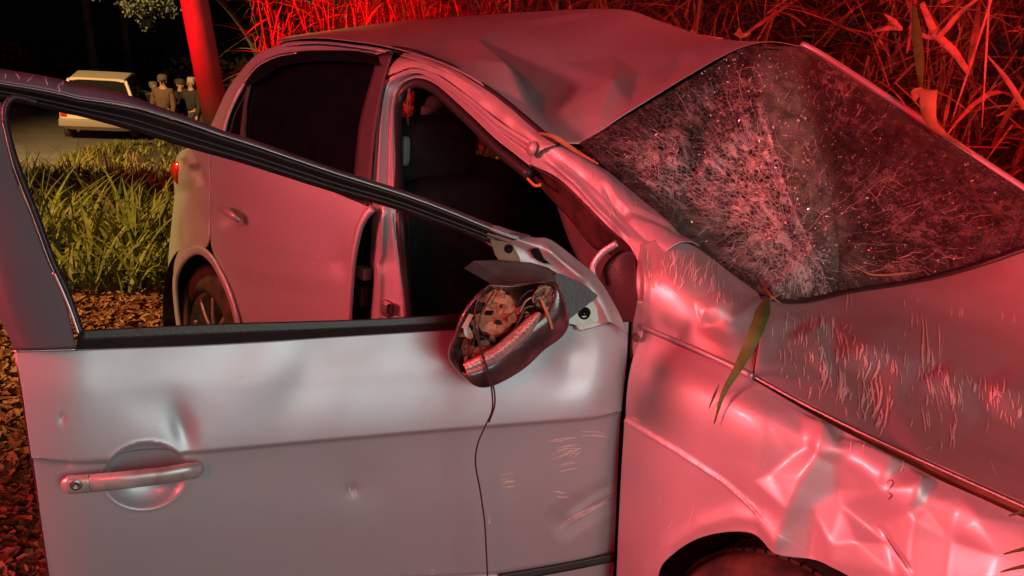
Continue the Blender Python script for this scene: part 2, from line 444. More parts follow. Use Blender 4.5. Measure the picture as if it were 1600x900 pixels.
cowl = patch('cowl_side_panel', rows3(C_T, C_M, C_B), 110, 70, PAINT2, car, cowl_d, match=True, label='scuffed silver panel at the pillar base with a flattened edge')
sweep('fender_fold', [P(1002, 510, 0.046), P(1060, 534, 0.040), P(1120, 561, 0.040), P(1176, 588, 0.046)], 0.010, 0.010, NY, PAINT, car, n=40)
# ---- hood
H_1 = [(1197, 467, 0.31), (1250, 471, 0.50), (1330, 455, 0.75), (1440, 437, 1.0), (1530, 412, 1.2), (1600, 388, 1.3), (1720, 345, 1.42)]
H_2 = [(1190, 500, 0.20), (1262, 522, 0.34), (1360, 535, 0.52), (1480, 545, 0.72), (1600, 552, 0.9), (1700, 555, 1.0), (1840, 560, 1.15)]
H_3 = [(1184, 545, 0.11), (1256, 575, 0.18), (1350, 608, 0.27), (1460, 640, 0.38), (1580, 672, 0.5), (1680, 700, 0.6), (1830, 740, 0.7)]
H_4 = [(1178, 586, 0.055), (1262, 632, 0.065), (1357, 679, 0.075), (1446, 720, 0.085), (1600, 789, 0.09), (1690, 828, 0.09), (1840, 900, 0.09)]


def hood_d(U, V, Sx, T):
    h = wob(U, V, 90, 2.0, 0.004) + wob(U, V, 31, 0.7, 0.0012)
    h += 1.15 * facets(U, V, [(1150, 440, 0), (1250, 460, 0), (1440, 430, 0), (1600, 380, 0), (1760, 330, 0), (1205, 505, .010), (1262, 528, .020), (1345, 558, .024), (1400, 575, .018), (1480, 598, .022), (1560, 622, .026), (1640, 640, .024), (1760, 665, .02),
                        (1262, 505, .004), (1300, 498, 0), (1400, 500, .004), (1450, 470, 0), (1600, 450, 0), (1490, 555, .006), (1525, 602, .008), (1600, 560, .004), (1222, 530, -.006), (1300, 562, -.008), (1350, 592, -.008), (1300, 600, 0), (1400, 640, .004),
                        (1420, 604, .004), (1500, 640, .004), (1540, 640, -.004), (1600, 672, .0), (1380, 660, -.004), (1500, 700, -.003), (1180, 590, 0), (1263, 640, 0), (1357, 690, 0), (1446, 735, 0), (1600, 800, 0), (1850, 910, 0), (1850, 560, 0)], 7)
    return h


hood = patch('hood', rows3(H_1, H_2, H_3, H_4), 200, 110, PAINT2, car, hood_d, match=False, thick=0.003, label='buckled silver hood scraped with short curved scratches')
# folded hood lip and dark gap beside the fender
sweep('hood_edge', [P(1178, 588, 0.050), P(1262, 634, 0.060), P(1357, 681, 0.070), P(1446, 722, 0.080), P(1600, 791, 0.085), P(1760, 862, 0.085)], 0.006, 0.008, NY, CHROME, car, n=60)
patch('fender_gutter', rows3([(1174, 586, 0.075), (1263, 633, 0.09), (1357, 680, 0.10), (1446, 721, 0.11), (1600, 790, 0.12), (1760, 862, 0.12)],
                             [(1174, 606, 0.085), (1263, 658, 0.10), (1357, 708, 0.11), (1446, 754, 0.12), (1600, 825, 0.12), (1760, 900, 0.12)]), 60, 8, RUSTY, car, None)

# ---- windshield
W_A = [(905, 224, 0.30), (975, 184, 0.40), (1050, 140, 0.53), (1110, 104, 0.66), (1160, 75, 0.80), (1205, 72, 1.08), (1256, 72, 1.33)]
W_D = [(1196, 466, 0.31), (1250, 470, 0.50), (1330, 454, 0.75), (1440, 436, 1.0), (1530, 411, 1.2), (1600, 387, 1.3), (1690, 358, 1.42)]
W_M = [(1062, 362, 0.20), (1120, 338, 0.40), (1190, 320, 0.62), (1265, 300, 0.85), (1340, 270, 1.05), (1400, 235, 1.22), (1455, 203, 1.37)]


def wind_d(U, V, Sx, T):
    h = 1.9 * facets(U, V, [(880, 215, 0), (905, 230, 0), (1050, 135, 0), (1160, 70, 0), (1050, 360, 0), (1195, 470, 0), (1176, 78, .01), (1192, 150, .050), (1206, 205, .062), (1238, 310, .066), (1270, 385, .05), (1302, 446, .012), (1110, 180, .0), (1000, 240, -.004), (1020, 290, -.012), (1080, 300, -.02), (1072, 362, -.036), (1120, 395, -.026),
                      (1140, 330, -.002), (1160, 250, .012), (1190, 400, .012), (1245, 80, -.01), (1276, 180, -.024), (1288, 260, -.032), (1292, 330, -.036), (1296, 395, -.030), (1312, 430, -.006), (1330, 120, 0), (1340, 260, .0), (1360, 340, -.012), (1400, 230, .004), (1450, 350, 0), (1500, 230, 0), (1530, 330, .004), (1440, 440, 0), (1600, 300, 0), (1700, 360, 0), (1600, 390, 0), (1330, 455, 0)], 2)
    for (sc, sd, am) in ((26, 0.3, 0.004), (11, 1.7, 0.0022), (6, 3.1, 0.0013)):
        h += wob(U, V, sc, sd, am)
    e = np.clip(np.minimum(np.minimum(Sx, 1 - Sx), np.minimum(T, 1 - T)) * 14, 0, 1)
    return h * e


def glass_mat():
    m = bpy.data.materials.new('shattered_glass'); m.use_nodes = True; nt = m.node_tree; b = nt.nodes['Principled BSDF']; N = nt.nodes.new; K = nt.links.new

    def mth(op, a, b_, c=None):
        n = N('ShaderNodeMath'); n.operation = op
        for i, x in enumerate((a, b_, c)):
            if x is None: continue
            if isinstance(x, (int, float)): n.inputs[i].default_value = x
            else: K(x, n.inputs[i])
        return n.outputs[0]

    def rng_(x, a, b_, c, d):
        r = N('ShaderNodeMapRange'); r.inputs[1].default_value = a; r.inputs[2].default_value = b_; r.inputs[3].default_value = c; r.inputs[4].default_value = d; K(x, r.inputs[0]); return r.outputs[0]
    tc = N('ShaderNodeTexCoord'); uv = N('ShaderNodeUVMap'); uv.uv_map = 'impact'; at = N('ShaderNodeAttribute'); at.attribute_name = 'crazing_lit'; crz = at.outputs['Fac']
    nz = N('ShaderNodeTexNoise'); nz.inputs['Scale'].default_value = 9; nz.inputs['Detail'].default_value = 5; K(tc.outputs['Object'], nz.inputs['Vector'])
    def warp(src, amt):
        x = N('ShaderNodeVectorMath'); x.operation = 'MULTIPLY_ADD'; K(nz.outputs['Color'], x.inputs[0]); x.inputs[1].default_value = (amt,) * 3; K(src, x.inputs[2]); return x.outputs[0]
    def vor(src, sc, feat): v = N('ShaderNodeTexVoronoi'); v.feature = feat; v.inputs['Scale'].default_value = sc; K(src, v.inputs['Vector']); return v
    pu = warp(uv.outputs[0], 0.5); ob = warp(tc.outputs['Object'], 0.03)
    e1 = rng_(vor(pu, 2.2, 'DISTANCE_TO_EDGE').outputs[0], 0, 0.05, 1, 0); e1b = rng_(vor(pu, 6.0, 'DISTANCE_TO_EDGE').outputs[0], 0, 0.09, 1, 0)
    e2 = rng_(vor(ob, 75, 'DISTANCE_TO_EDGE').outputs[0], 0, 0.12, 1, 0); e3 = rng_(vor(ob, 190, 'DISTANCE_TO_EDGE').outputs[0], 0, 0.16, 1, 0)
    c1 = vor(pu, 6.0, 'F1'); cs = N('ShaderNodeSeparateColor'); K(c1.outputs['Color'], cs.inputs[0]); cell = rng_(cs.outputs[0], 0.35, 0.62, 0.0, 1.0)
    n2 = N('ShaderNodeTexNoise'); n2.inputs['Scale'].default_value = 16; n2.inputs['Detail'].default_value = 10; n2.inputs['Roughness'].default_value = 0.7; K(tc.outputs['Object'], n2.inputs['Vector']); fr = rng_(n2.outputs[0], 0.45, 0.58, 0.0, 1.0)
    c2 = vor(ob, 55, 'F1'); cs2 = N('ShaderNodeSeparateColor'); K(c2.outputs['Color'], cs2.inputs[0]); cell2 = rng_(cs2.outputs[0], 0.30, 0.55, 0.15, 1.0)
    fr = mth('MULTIPLY', fr, cell2)
    film = mth('MULTIPLY', mth('MULTIPLY', crz, 1.25), mth('MULTIPLY', fr, mth('MULTIPLY_ADD', cell, 0.7, 0.3)))
    lines = mth('ADD', mth('MULTIPLY', e1, 0.30), mth('ADD', mth('MULTIPLY', e1b, 0.12), mth('ADD', mth('MULTIPLY', e2, 0.50), mth('MULTIPLY', mth('MULTIPLY', e3, fr), 0.45))))
    tot = mth('MINIMUM', mth('ADD', mth('MULTIPLY', film, 0.75), mth('MULTIPLY', lines, mth('MULTIPLY_ADD', crz, 0.85, 0.02))), 1.0)
    c = N('ShaderNodeMix'); c.data_type = 'RGBA'; c.inputs[6].default_value = (0.020, 0.026, 0.024, 1); c.inputs[7].default_value = (0.88, 0.82, 0.78, 1)
    a2 = N('ShaderNodeAttribute'); a2.attribute_name = 'lit_tint'; n3 = N('ShaderNodeTexNoise'); n3.inputs['Scale'].default_value = 30; n3.inputs['Detail'].default_value = 8; K(tc.outputs['Object'], n3.inputs['Vector'])
    sf = mth('MULTIPLY', a2.outputs['Fac'], rng_(n3.outputs[0], 0.3, 0.6, 0.25, 1.0)); cd_ = N('ShaderNodeMix'); cd_.data_type = 'RGBA'; cd_.inputs[6].default_value = (0.014, 0.017, 0.016, 1); cd_.inputs[7].default_value = (0.17, 0.24, 0.19, 1)
    K(sf, cd_.inputs[0]); K(cd_.outputs[2], c.inputs[6])
    K(tot, c.inputs[0]); K(c.outputs[2], b.inputs['Base Color'])
    K(rng_(tot, 0, 0.6, 0.22, 0.6), b.inputs['Roughness']); b.inputs['Specular IOR Level'].default_value = 0.5
    bp = N('ShaderNodeBump'); bp.inputs['Strength'].default_value = 1.0; bp.inputs['Distance'].default_value = 0.003; K(lines, bp.inputs['Height'])
    bp2 = N('ShaderNodeBump'); bp2.inputs['Strength'].default_value = 0.7; bp2.inputs['Distance'].default_value = 0.004; K(n2.outputs[0], bp2.inputs['Height']); K(bp.outputs[0], bp2.inputs['Normal']); K(bp2.outputs[0], b.inputs['Normal'])
    K(rng_(tot, 0.0, 0.25, 0.72, 1.0), b.inputs['Alpha'])
    return m


wind = patch('windshield', rows3(W_A, W_M, W_D), 300, 220, glass_mat(), car, wind_d, thick=0.004, label='shattered windshield buckled along a ridge and crazed white')
CRK = nmat('crack_edges', (0.72, 0.68, 0.64), 0.35, 0.0, 0.7)
vs, fs = [], []
ridge = [(1172, 80), (1190, 160), (1212, 240), (1238, 320), (1268, 385), (1300, 445)]


def in_poly(u, v, poly):
    c = False; j = len(poly) - 1
    for i in range(len(poly)):
        (xi, yi), (xj, yj) = poly[i], poly[j]
        if (yi > v) != (yj > v) and u < (xj - xi) * (v - yi) / (yj - yi) + xi: c = not c
        j = i
    return c


dense = [  # where the glass is crazed: region, number of cracks, length, mean angle, spread, width
    ([(930, 238), (1010, 200), (1190, 210), (1235, 300), (1150, 350), (1010, 300)], 190, 26, 10, 50, 0.0007),
    ([(1010, 235), (1060, 215), (1070, 330), (1030, 300)], 90, 26, 95, 16, 0.0008),
    ([(1060, 290), (1110, 280), (1140, 350), (1110, 370)], 130, 16, 40, 90, 0.0009),
    ([(1120, 240), (1200, 190), (1238, 300), (1290, 425), (1200, 425), (1110, 350)], 430, 24, 50, 45, 0.0008),
    ([(1120, 400), (1180, 340), (1250, 350), (1296, 440), (1200, 450)], 420, 17, 30, 90, 0.0009),
    ([(940, 240), (1160, 90), (1190, 180), (1050, 220)], 40, 50, -24, 9, 0.0006),
    ([(1100, 150), (1190, 110), (1200, 170), (1110, 200)], 20, 30, -15, 12, 0.0007),
    ([(1210, 100), (1280, 120), (1300, 400), (1270, 380), (1230, 250)], 60, 13, 70, 40, 0.0006),
    ([(1290, 200), (1420, 260), (1560, 380), (1430, 425), (1310, 430)], 70, 24, 20, 30, 0.0006),
    ([(1310, 410), (1440, 395), (1480, 400), (1320, 440)], 90, 26, 5, 50, 0.0008),
    ([(1260, 85), (1380, 170), (1370, 220), (1290, 170)], 40, 18, 20, 40, 0.0007)]
for poly, cnt, ln, am, sp, wd in dense:
    x0, x1 = min(p[0] for p in poly), max(p[0] for p in poly); y0, y1 = min(p[1] for p in poly), max(p[1] for p in poly); k = 0; cnt = int(cnt * 0.6)
    while k < cnt:
        u, v = random.uniform(x0, x1), random.uniform(y0, y1)
        if not in_poly(u, v, poly): continue
        k += 1
        a = (math.atan2(v - 372, u - 1240) if random.random() < 0.55 else math.radians(am)) + random.gauss(0, math.radians(sp * 0.4)); L = ln * random.uniform(0.3, 1.5); c = random.uniform(-0.6, 0.6)
        pts = [(u, v)]
        for q in range(3):
            a += c * 0.2 + random.uniform(-0.25, 0.25); pts.append((pts[-1][0] + math.cos(a) * L / 3, pts[-1][1] + math.sin(a) * L / 3))
        stroke(vs, fs, wind, pts, wd * random.uniform(0.4, 1.3), 0.0015, n=5, jag=0.8)
for k in range(26):                     # long radial splits running out of the impact
    a = random.uniform(0, 2 * math.pi); r0 = random.uniform(10, 60); r1 = r0 + random.uniform(40, 190); pts = []; w_ = 0
    for q in range(6):
        r_ = r0 + (r1 - r0) * q / 5; w_ += random.gauss(0, 0.09); pts.append((1240 + r_ * 1.15 * math.cos(a + w_), 385 - r_ * 0.85 * math.sin(a + w_) * (1.2 if math.sin(a) > 0 else .5)))
    if all(925 < p[0] < 1560 and 85 < p[1] < 462 for p in pts): stroke(vs, fs, wind, pts, 0.0006, 0.0016, n=18, jag=1.6)
for k in range(16):                     # ring splits
    r_ = random.choice([34, 62, 92, 128, 170, 215]) + random.gauss(0, 5); a = random.uniform(0.1, 3.0); L = random.uniform(0.2, 0.7)
    pts = [(1240 + r_ * 1.15 * math.cos(a + L * q / 5), 385 - r_ * 1.02 * math.sin(a + L * q / 5)) for q in range(6)]
    if all(925 < p[0] < 1560 and 85 < p[1] < 462 for p in pts): stroke(vs, fs, wind, pts, 0.0006, 0.0016, n=16, jag=2.0)
cr_o = link('crack_lines', mesh('crack_lines', vs, fs), CRK, wind, smooth=False, kind='stuff')
# where the laminate is crazed (wear map, whitened on the ridge's lit side) and polar coordinates round the impact, both stored on the glass
def craze_lit(U, V):
    c = 0.05 + ga(U, V, 1225, 395, 75, 50, 45, 0.95) + ga(U, V, 1175, 270, 50, 75, -10, 0.75) + ga(U, V, 1095, 300, 60, 50, 20, 0.45) + ga(U, V, 1030, 262, 60, 40, 10, 0.5) + ga(U, V, 1385, 330, 90, 55, 25, 0.17) + ga(U, V, 1300, 150, 40, 60, -30, 0.16) + ga(U, V, 1370, 425, 60, 14, -5, 0.5) + ga(U, V, 1100, 165, 80, 26, -30, 0.16)
    d, sg, rr = segd(U, V, [(1172, 60), (1190, 160), (1212, 240), (1238, 320), (1268, 385), (1302, 460)])
    c = np.where(sg > 0, np.clip(c, 0, 0.5) * np.clip((d / 100) ** 5, 0.03, 1) * 0.6 + 0.02, c)
    c = np.where(sg <= 0, c + 0.5 * np.exp(-(d / 7.0) ** 2) * (V > 160), c)  # crease highlight painted as a pale line along the ridge
    c = c * (1 - 0.85 * ga(U, V, 1085, 358, 40, 22, 35, 1.0))
    return np.clip(c * 1.25, 0, 1)


def lit_tint(U, V):                        # unbroken glass strips: caught light painted green-grey, plus green edge tint
    d, sg, rr = segd(U, V, [(1172, 60), (1190, 160), (1212, 240), (1238, 320), (1268, 385), (1302, 460)])
    b = np.where(sg > 0, np.exp(-((d - 34) / 40.0) ** 4), 0) * np.clip((470 - V) / 60, 0, 1)
    return np.clip(b + 0.9 * ga(U, V, 1088, 358, 46, 24, 38, 1.0) + 0.5 * ga(U, V, 930, 248, 30, 14, 38, 1.0) + 0.28 * ga(U, V, 1420, 170, 160, 26, 36, 1.0), 0, 1)


me = wind.data; co = np.empty(len(me.vertices) * 3); me.vertices.foreach_get('co', co); U_, V_ = proj(co.reshape(-1, 3))
at_ = me.attributes.new('crazing_lit', 'FLOAT', 'POINT'); at_.data.foreach_set('value', craze_lit(U_, V_).astype(np.float32)); at2 = me.attributes.new('lit_tint', 'FLOAT', 'POINT'); at2.data.foreach_set('value', lit_tint(U_, V_).astype(np.float32))
th_ = np.arctan2(-(U_ - 1240), (V_ - 372) * -1.0); rr2 = np.log(np.hypot(U_ - 1240, (V_ - 372) * 1.3) + 12); uvl = me.uv_layers.new(name='impact')
li_ = np.empty(len(me.loops), int); me.loops.foreach_get('vertex_index', li_); uvl.data.foreach_set('uv', np.stack([th_[li_] * 6.5, rr2[li_] * 1.1], 1).ravel().astype(np.float32))
# loose glass crumbs caught on the laminate
vs, fs = [], []
for _ in range(1300):
    u, v = random.uniform(930, 1580), random.uniform(85, 460)
    if random.random() < 0.5: t = random.random(); i = int(t * 5); u = ridge[i][0] + random.gauss(20, 60); v = ridge[i][1] + random.uniform(0, 80)
    h = hit(wind, u, v, 0.002)
    if h is None: continue
    s = random.uniform(0.0008, 0.0026); c = h[0]; q = rng.normal(size=(3, 3)); b0 = len(vs)
    for a in ((1, 1, 1), (-1, -1, 1), (-1, 1, -1), (1, -1, -1)): vs.append(c + (q @ np.array(a)) * s * 0.45)
    fs += [(b0, b0 + 1, b0 + 2), (b0, b0 + 3, b0 + 1), (b0, b0 + 2, b0 + 3), (b0 + 1, b0 + 3, b0 + 2)]
GCR = nmat('glass_crumb', (0.75, 0.82, 0.80), 0.12, 0.2, 0.9)
link('glass_crumbs', mesh('glass_crumbs', vs, fs), GCR, wind, smooth=False, kind='stuff')
# black bonded edge, lower seal, roof-edge seal
sweep('windshield_seal', [P(*p) for p in [(1190, 464, 0.29), (1225, 471, 0.40), (1252, 472, 0.50), (1330, 456, 0.74), (1440, 438, 0.99), (1530, 413, 1.19), (1600, 389, 1.29), (1690, 360, 1.41)]], 0.018, 0.014, (0, -0.3, 1), BLACK, car, n=80)
sweep('windshield_top_seal', [P(*p) for p in [(910, 226, 0.31), (975, 188, 0.41), (1050, 144, 0.54), (1110, 108, 0.67), (1158, 79, 0.80)]], 0.014, 0.012, (0, -0.3, 1), BLACK, car, n=50)
sweep('far_pillar', [P(*p) for p in [(1252, 71, 1.345), (1290, 92, 1.355), (1400, 164, 1.38), (1500, 232, 1.40), (1600, 298, 1.42), (1700, 365, 1.46)]], 0.022, 0.03, (0, -0.3, 1), PAINT, car, n=60)
sweep('far_pillar_inner', [P(*p) for p in [(1262, 84, 1.33), (1400, 178, 1.36), (1500, 250, 1.385), (1600, 318, 1.40), (1690, 372, 1.43)]], 0.05, 0.01, (0, -0.3, 1), TRIMR, car, n=40)

# ---- roof
R_F = [(462, 55, 1.36), (540, 44, 1.36), (619, 34, 1.36), (744, 24, 1.36), (837, 18, 1.36), (965, 14, 1.36), (1030, 32, 1.38), (1100, 56, 1.38), (1180, 66, 1.38), (1256, 72, 1.345)]
R_M = [(440, 60, 0.7), (520, 51, 0.75), (610, 50, 0.8), (700, 52, 0.8), (790, 56, 0.82), (890, 64, 0.85), (960, 80, 0.9), (1040, 82, 0.95), (1110, 76, 0.95), (1168, 73, 0.84)]
R_2 = [(436, 62, 0.40), (505, 56, 0.45), (590, 62, 0.5), (670, 76, 0.5), (750, 92, 0.5), (830, 118, 0.5), (890, 145, 0.52), (950, 150, 0.55), (1000, 150, 0.56), (1045, 143, 0.52)]
R_N = [(432, 65, 0.215), (490, 59, 0.205), (560, 65, 0.20), (620, 76, 0.20), (690, 98, 0.205), (750, 130, 0.21), (800, 174, 0.22), (845, 207, 0.235), (880, 222, 0.27), (905, 225, 0.30)]


def roof_d(U, V, Sx, T):
    h = wob(U, V, 120, 0.9, 0.008)
    h += facets(U, V, [(420, 50, 0), (430, 75, 0), (600, 30, 0), (600, 80, 0), (700, 102, 0), (700, 60, .002), (748, 70, .026), (775, 108, .052), (802, 150, .060), (830, 190, .050), (852, 214, .016), (766, 70, .008), (802, 108, -.006), (834, 152, -.012), (860, 190, -.008), (884, 214, -.006),
                        (700, 110, .0), (800, 40, .016), (850, 70, .006), (846, 40, .0), (880, 100, .0), (872, 52, .0), (895, 165, .010), (962, 152, .046), (900, 214, .0), (905, 222, 0), (924, 212, .002), (985, 172, .004), (1000, 120, .010), (1060, 100, -.008), (960, 90, .004), (965, 14, 0), (1040, 140, .006),
                        (1100, 105, .004), (1160, 76, 0), (1060, 50, 0), (1256, 70, 0), (900, 30, -.004)], 1)
    h += fold(U, V, [(660, 96), (720, 92), (770, 100)], 10, 0.004, 0.9)
    return h * np.clip(np.minimum(T, 1 - T) * 10, 0, 1)


roof = patch('roof_panel', rows3(R_F, R_M, R_2, R_N), 240, 120, PAINT, car, roof_d, match=True, label='silver roof caved in at the windshield with a dark fold')
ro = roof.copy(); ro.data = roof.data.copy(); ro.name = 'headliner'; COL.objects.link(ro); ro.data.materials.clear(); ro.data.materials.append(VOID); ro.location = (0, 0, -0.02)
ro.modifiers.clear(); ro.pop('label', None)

# ---- side frame, back to front
rail_o = [(300, 232), (312, 210), (325, 185), (350, 133), (371, 106), (395, 82), (419, 70), (453, 59), (505, 59), (557, 66), (591, 71), (616, 76)]
rail_i = [(340, 232), (346, 220), (350, 206), (359, 175), (378, 137), (402, 104), (429, 89), (464, 82), (505, 80), (563, 82), (576, 83), (589, 86)]


def rail_dd(U, V, Sx, T):
    return -0.035 * np.clip(1 - T * 3.0, 0, 1) ** 2 + 0.004 * np.exp(-((T - 0.92) / 0.05) ** 2) + fold(U, V, [(570, 70), (585, 84), (598, 74)], 8, 0.004, 1)


patch('rear_roof_rail', [[PT(u, v) for u, v in rail_o], [PT(u, v) for u, v in rail_i]], 130, 16, PAINT, car, rail_dd, match=True, label='silver rear pillar and roof rail arching over the side window')
QL = [(296, 229, 0.12), (279, 240, 0.14), (273, 262, 0.15), (272, 305, 0.14), (268, 350, 0.12), (263, 406, 0.10), (264, 444, 0.10), (270, 482, 0.09), (284, 540, 0.09)]
QM1 = [(308, 224, 0.03), (300, 240, 0.03), (296, 262, 0.03), (293, 300, 0.02), (288, 345, 0.01), (280, 390, 0.01), (272, 420, 0.02), (272, 470, 0.03), (286, 540, 0.03)]
QM2 = [(320, 222, 0.02), (315, 245, 0.015), (312, 262, 0.012), (310, 300, 0.005), (307, 340, 0.0), (303, 370, -0.01), (296, 395, -0.015), (278, 440, 0.0), (288, 540, 0.0)]
QR = [(331, 224, 0.02), (329, 244, 0.015), (328, 265, 0.012), (328, 300, 0.005), (328, 345, 0.0), (326, 375, -0.01), (322, 398, -0.015), (300, 396, -0.01), (283, 420, 0.0)]
Qrow = [[P(*p) for p in QL], [P(*p) for p in QM1], [P(*p) for p in [(320, 222, 0.02), (316, 245, 0.015), (313, 262, 0.012), (311, 300, 0.005), (307, 335, 0.0), (299, 365, -0.01), (287, 398, -0.012), (276, 430, 0.0), (276, 470, 0.0)]],
        [P(*p) for p in [(331, 224, 0.02), (329, 244, 0.015), (328, 265, 0.012), (328, 300, 0.005), (328, 345, 0.0), (326, 380, -0.01), (312, 392, -0.015), (290, 402, -0.012), (278, 424, -0.01)]]]


def quarter_d(U, V, Sx, T):
    return wob(U, V, 14, 0.5, 0.004) * np.exp(-((V - 270) / 45) ** 2) + fold(U, V, [(284, 250), (296, 246), (303, 262)], 9, 0.012, 0.8) + fold(U, V, [(300, 275), (308, 262), (314, 290)], 9, -0.012, 0.7) + fold(U, V, [(285, 320), (288, 380), (272, 430)], 9, 0.008, 0.8) + ga(U, V, 288, 300, 10, 12, 0, -0.012)


quarter = patch('quarter_panel', Qrow, 110, 50, PAINT, car, quarter_d, match=True, label='dented silver rear quarter panel beside the tail light')
# arch lip of the rear wheel
arch_r = [(284, 540), (276, 480), (274, 440), (281, 414), (296, 396), (312, 391), (330, 404), (346, 431), (361, 466), (371, 503), (378, 550)]
sweep('rear_arch_lip', [P(u, v, -0.018) for u, v in arch_r], 0.035, 0.014, NY, PAINT, car, n=80)
# rear door
def rdoor_d(U, V, Sx, T):
    h = wob(U, V, 40, 1.5, 0.0016)
    h += ga(U, V, 362, 342, 15, 13, 0, -0.018, 3)
    h += fold(U, V, [(330, 400), (420, 425), (540, 440)], 30, 0.004, 0.3)
    h += ga(U, V, 532, 410, 14, 20, 0, -0.008) + ga(U, V, 440, 390, 60, 30, 20, 0.004)
    return h


RL = [(329, 224, 0.02), (329, 262, 0.012), (329, 300, 0.005), (329, 345, 0.0), (330, 385, -0.012), (341, 412, -0.012), (357, 450, -0.012), (369, 490, -0.01), (378, 545, 0.0)]
RM = [(429, 262, 0.02), (429, 290, 0.008), (429, 322, 0.0), (430, 352, -0.006), (430, 388, -0.01), (432, 420, -0.01), (434, 455, -0.01), (436, 500, -0.008), (438, 560, 0.0)]
RR = [(581, 325, 0.02), (571, 336, 0.012), (562, 353, 0.004), (556, 376, -0.002), (551, 402, -0.006), (548, 430, -0.006), (546, 460, -0.006), (544, 500, -0.004), (543, 575, 0.0)]
rdoor = patch('rear_door', rows3(RL, RM, RR), 120, 120, PAINT, car, rdoor_d, match=True, label='closed silver rear door with muddy scuffs')
sweep('door_edge', [P(u + 1, v, y - 0.004) for u, v, y in RR], 0.026, 0.014, NY, PAINT, rdoor, n=60)
sweep('belt_moulding', [PT(346, 232, -0.012), PT(429, 266, -0.012), PT(500, 294, -0.012), PT(578, 324, -0.012)], 0.022, 0.012, NY, BLACK, rdoor, n=30)
sweep('door_handle', [P(346, 325, -0.030), P(352, 330, -0.045), P(364, 338, -0.045), P(374, 346, -0.030)], 0.026, 0.012, NY, PAINT, rdoor, n=24, power=2.2)
plate('rear_window_pane', [PT(u, v, 0.006) for u, v in [(384, 216), (386, 180), (388, 137), (404, 104), (430, 90), (464, 83), (505, 81), (560, 83), (600, 84), (588, 170), (576, 268), (574, 322), (470, 284)]], NY, 0.004, GLASSD, rdoor)
plate('quarter_window_pane', [PT(u, v, 0.006) for u, v in [(350, 214), (359, 176), (378, 138), (392, 122), (390, 137), (378, 175), (376, 222)]], NY, 0.004, GLASSD, car)
sweep('window_divider', [PT(391, 126, -0.002), PT(384, 160, -0.002), PT(379, 200, -0.002), PT(378, 226, -0.002)], 0.030, 0.008, NY, TRIMR, rdoor, n=20)
patch('wind_deflector', [[PT(u, v, -0.004) for u, v in [(381, 128), (398, 104), (428, 87), (464, 80), (505, 78), (560, 80), (590, 86)]], [PT(u, v, -0.022) for u, v in [(384, 134), (410, 122), (436, 104), (468, 97), (505, 95), (555, 96), (588, 100)]]], 60, 8, nmat('smoked_acrylic', (0.006, 0.006, 0.008), 0.15), rdoor, None, 0.003)
patch('pillar_trim', [[PT(u, v, -0.003) for u, v in [(590, 88), (575, 140), (562, 190), (556, 240), (553, 278), (552, 316)]], [PT(u, v, -0.003) for u, v in [(615, 79), (600, 130), (589, 190), (583, 240), (580, 290), (580, 324)]]], 40, 6, nmat('dark_maroon_film', (0.075, 0.055, 0.065), 0.4, 0, 0.5, noise_amt=0.4, nscale=10), rdoor, None)
# quarter glass rim edge (chrome-ish painted lip of the window opening)
sweep('window_lip', [PT(u, v, -0.004) for u, v in [(350, 208), (359, 176), (378, 138), (400, 107), (428, 91), (464, 84)]], 0.010, 0.008, NY, PAINT, car, n=40)
# mud-flap / sill, black sheet as the gap's shade and hinges at the rear door's leading edge
patch('door_gap_shade', rows3([(560, 330, 0.09), (548, 420, 0.09), (540, 520, 0.09), (540, 600, 0.09)], [(640, 330, 0.09), (640, 420, 0.09), (640, 520, 0.09), (640, 600, 0.09)]), 12, 12, VOID, car, None)
box('hinge', P(568, 426, 0.05), (0.05, 0.03, 0.035), STEEL, car, bev=0.004)
box('hinge', P(566, 462, 0.055), (0.04, 0.03, 0.06), PLAST, car, bev=0.006)
# centre pillar (painted) : lower body from the sill up, stepping into the window flange
patch('centre_pillar', [[P(u, v, y) for u, v, y in [(581, 306, 0.05), (581, 331, 0.05), (580, 380, 0.05), (578, 410, 0.05), (583, 425, 0.05), (582, 460, 0.05), (579, 495, 0.05), (578, 600, 0.05)]],
                        [P(u, v, y) for u, v, y in [(596, 306, 0.04), (596, 331, 0.04), (594, 380, 0.04), (590, 410, 0.04), (592, 425, 0.04), (592, 460, 0.04), (590, 495, 0.04), (590, 600, 0.04)]],
                        [P(u, v, y) for u, v, y in [(619, 306, 0.07), (619, 331, 0.07), (622, 380, 0.07), (625, 410, 0.07), (628, 435, 0.07), (631, 460, 0.07), (634, 495, 0.07), (640, 600, 0.07)]]], 60, 30, PAINT, car,
      lambda U, V, s, t: fold(U, V, [(600, 335), (598, 400), (592, 412), (596, 430), (594, 500)], 5, 0.010, 0.7, taper=False) + fold(U, V, [(612, 335), (622, 410), (630, 500)], 3, 0.006, 0.8, taper=False))
st = box('door_striker', P(603, 480, 0.035), (0.035, 0.02, 0.03), CHROME, car, bev=0.004)
lathe('striker_plate', [(0.001, 0.006), (0.022, 0.006), (0.026, 0.0), (0.026, -0.01)], P(603, 482, 0.045), NY, RUSTY, car, n=20)
# window opening flange: pillar top and the A-pillar run
fl_o = [(580, 306), (588, 205), (594, 156), (603, 128), (625, 113), (650, 107), (675, 113), (697, 126), (744, 160), (775, 186), (806, 206), (834, 222)]
fl_i = [(620, 306), (617, 205), (618, 160), (626, 136), (646, 124), (660, 123), (678, 129), (700, 146), (744, 188), (775, 218), (802, 240), (829, 262)]


def flange_d(U, V, s, t):
    return 0.010 * np.exp(-((t - 0.30) / 0.10) ** 2) - 0.010 * np.exp(-((t - 0.62) / 0.10) ** 2) + 0.006 * np.exp(-((t - 0.88) / 0.06) ** 2) - 0.02 * np.clip(t - 0.9, 0, 1)


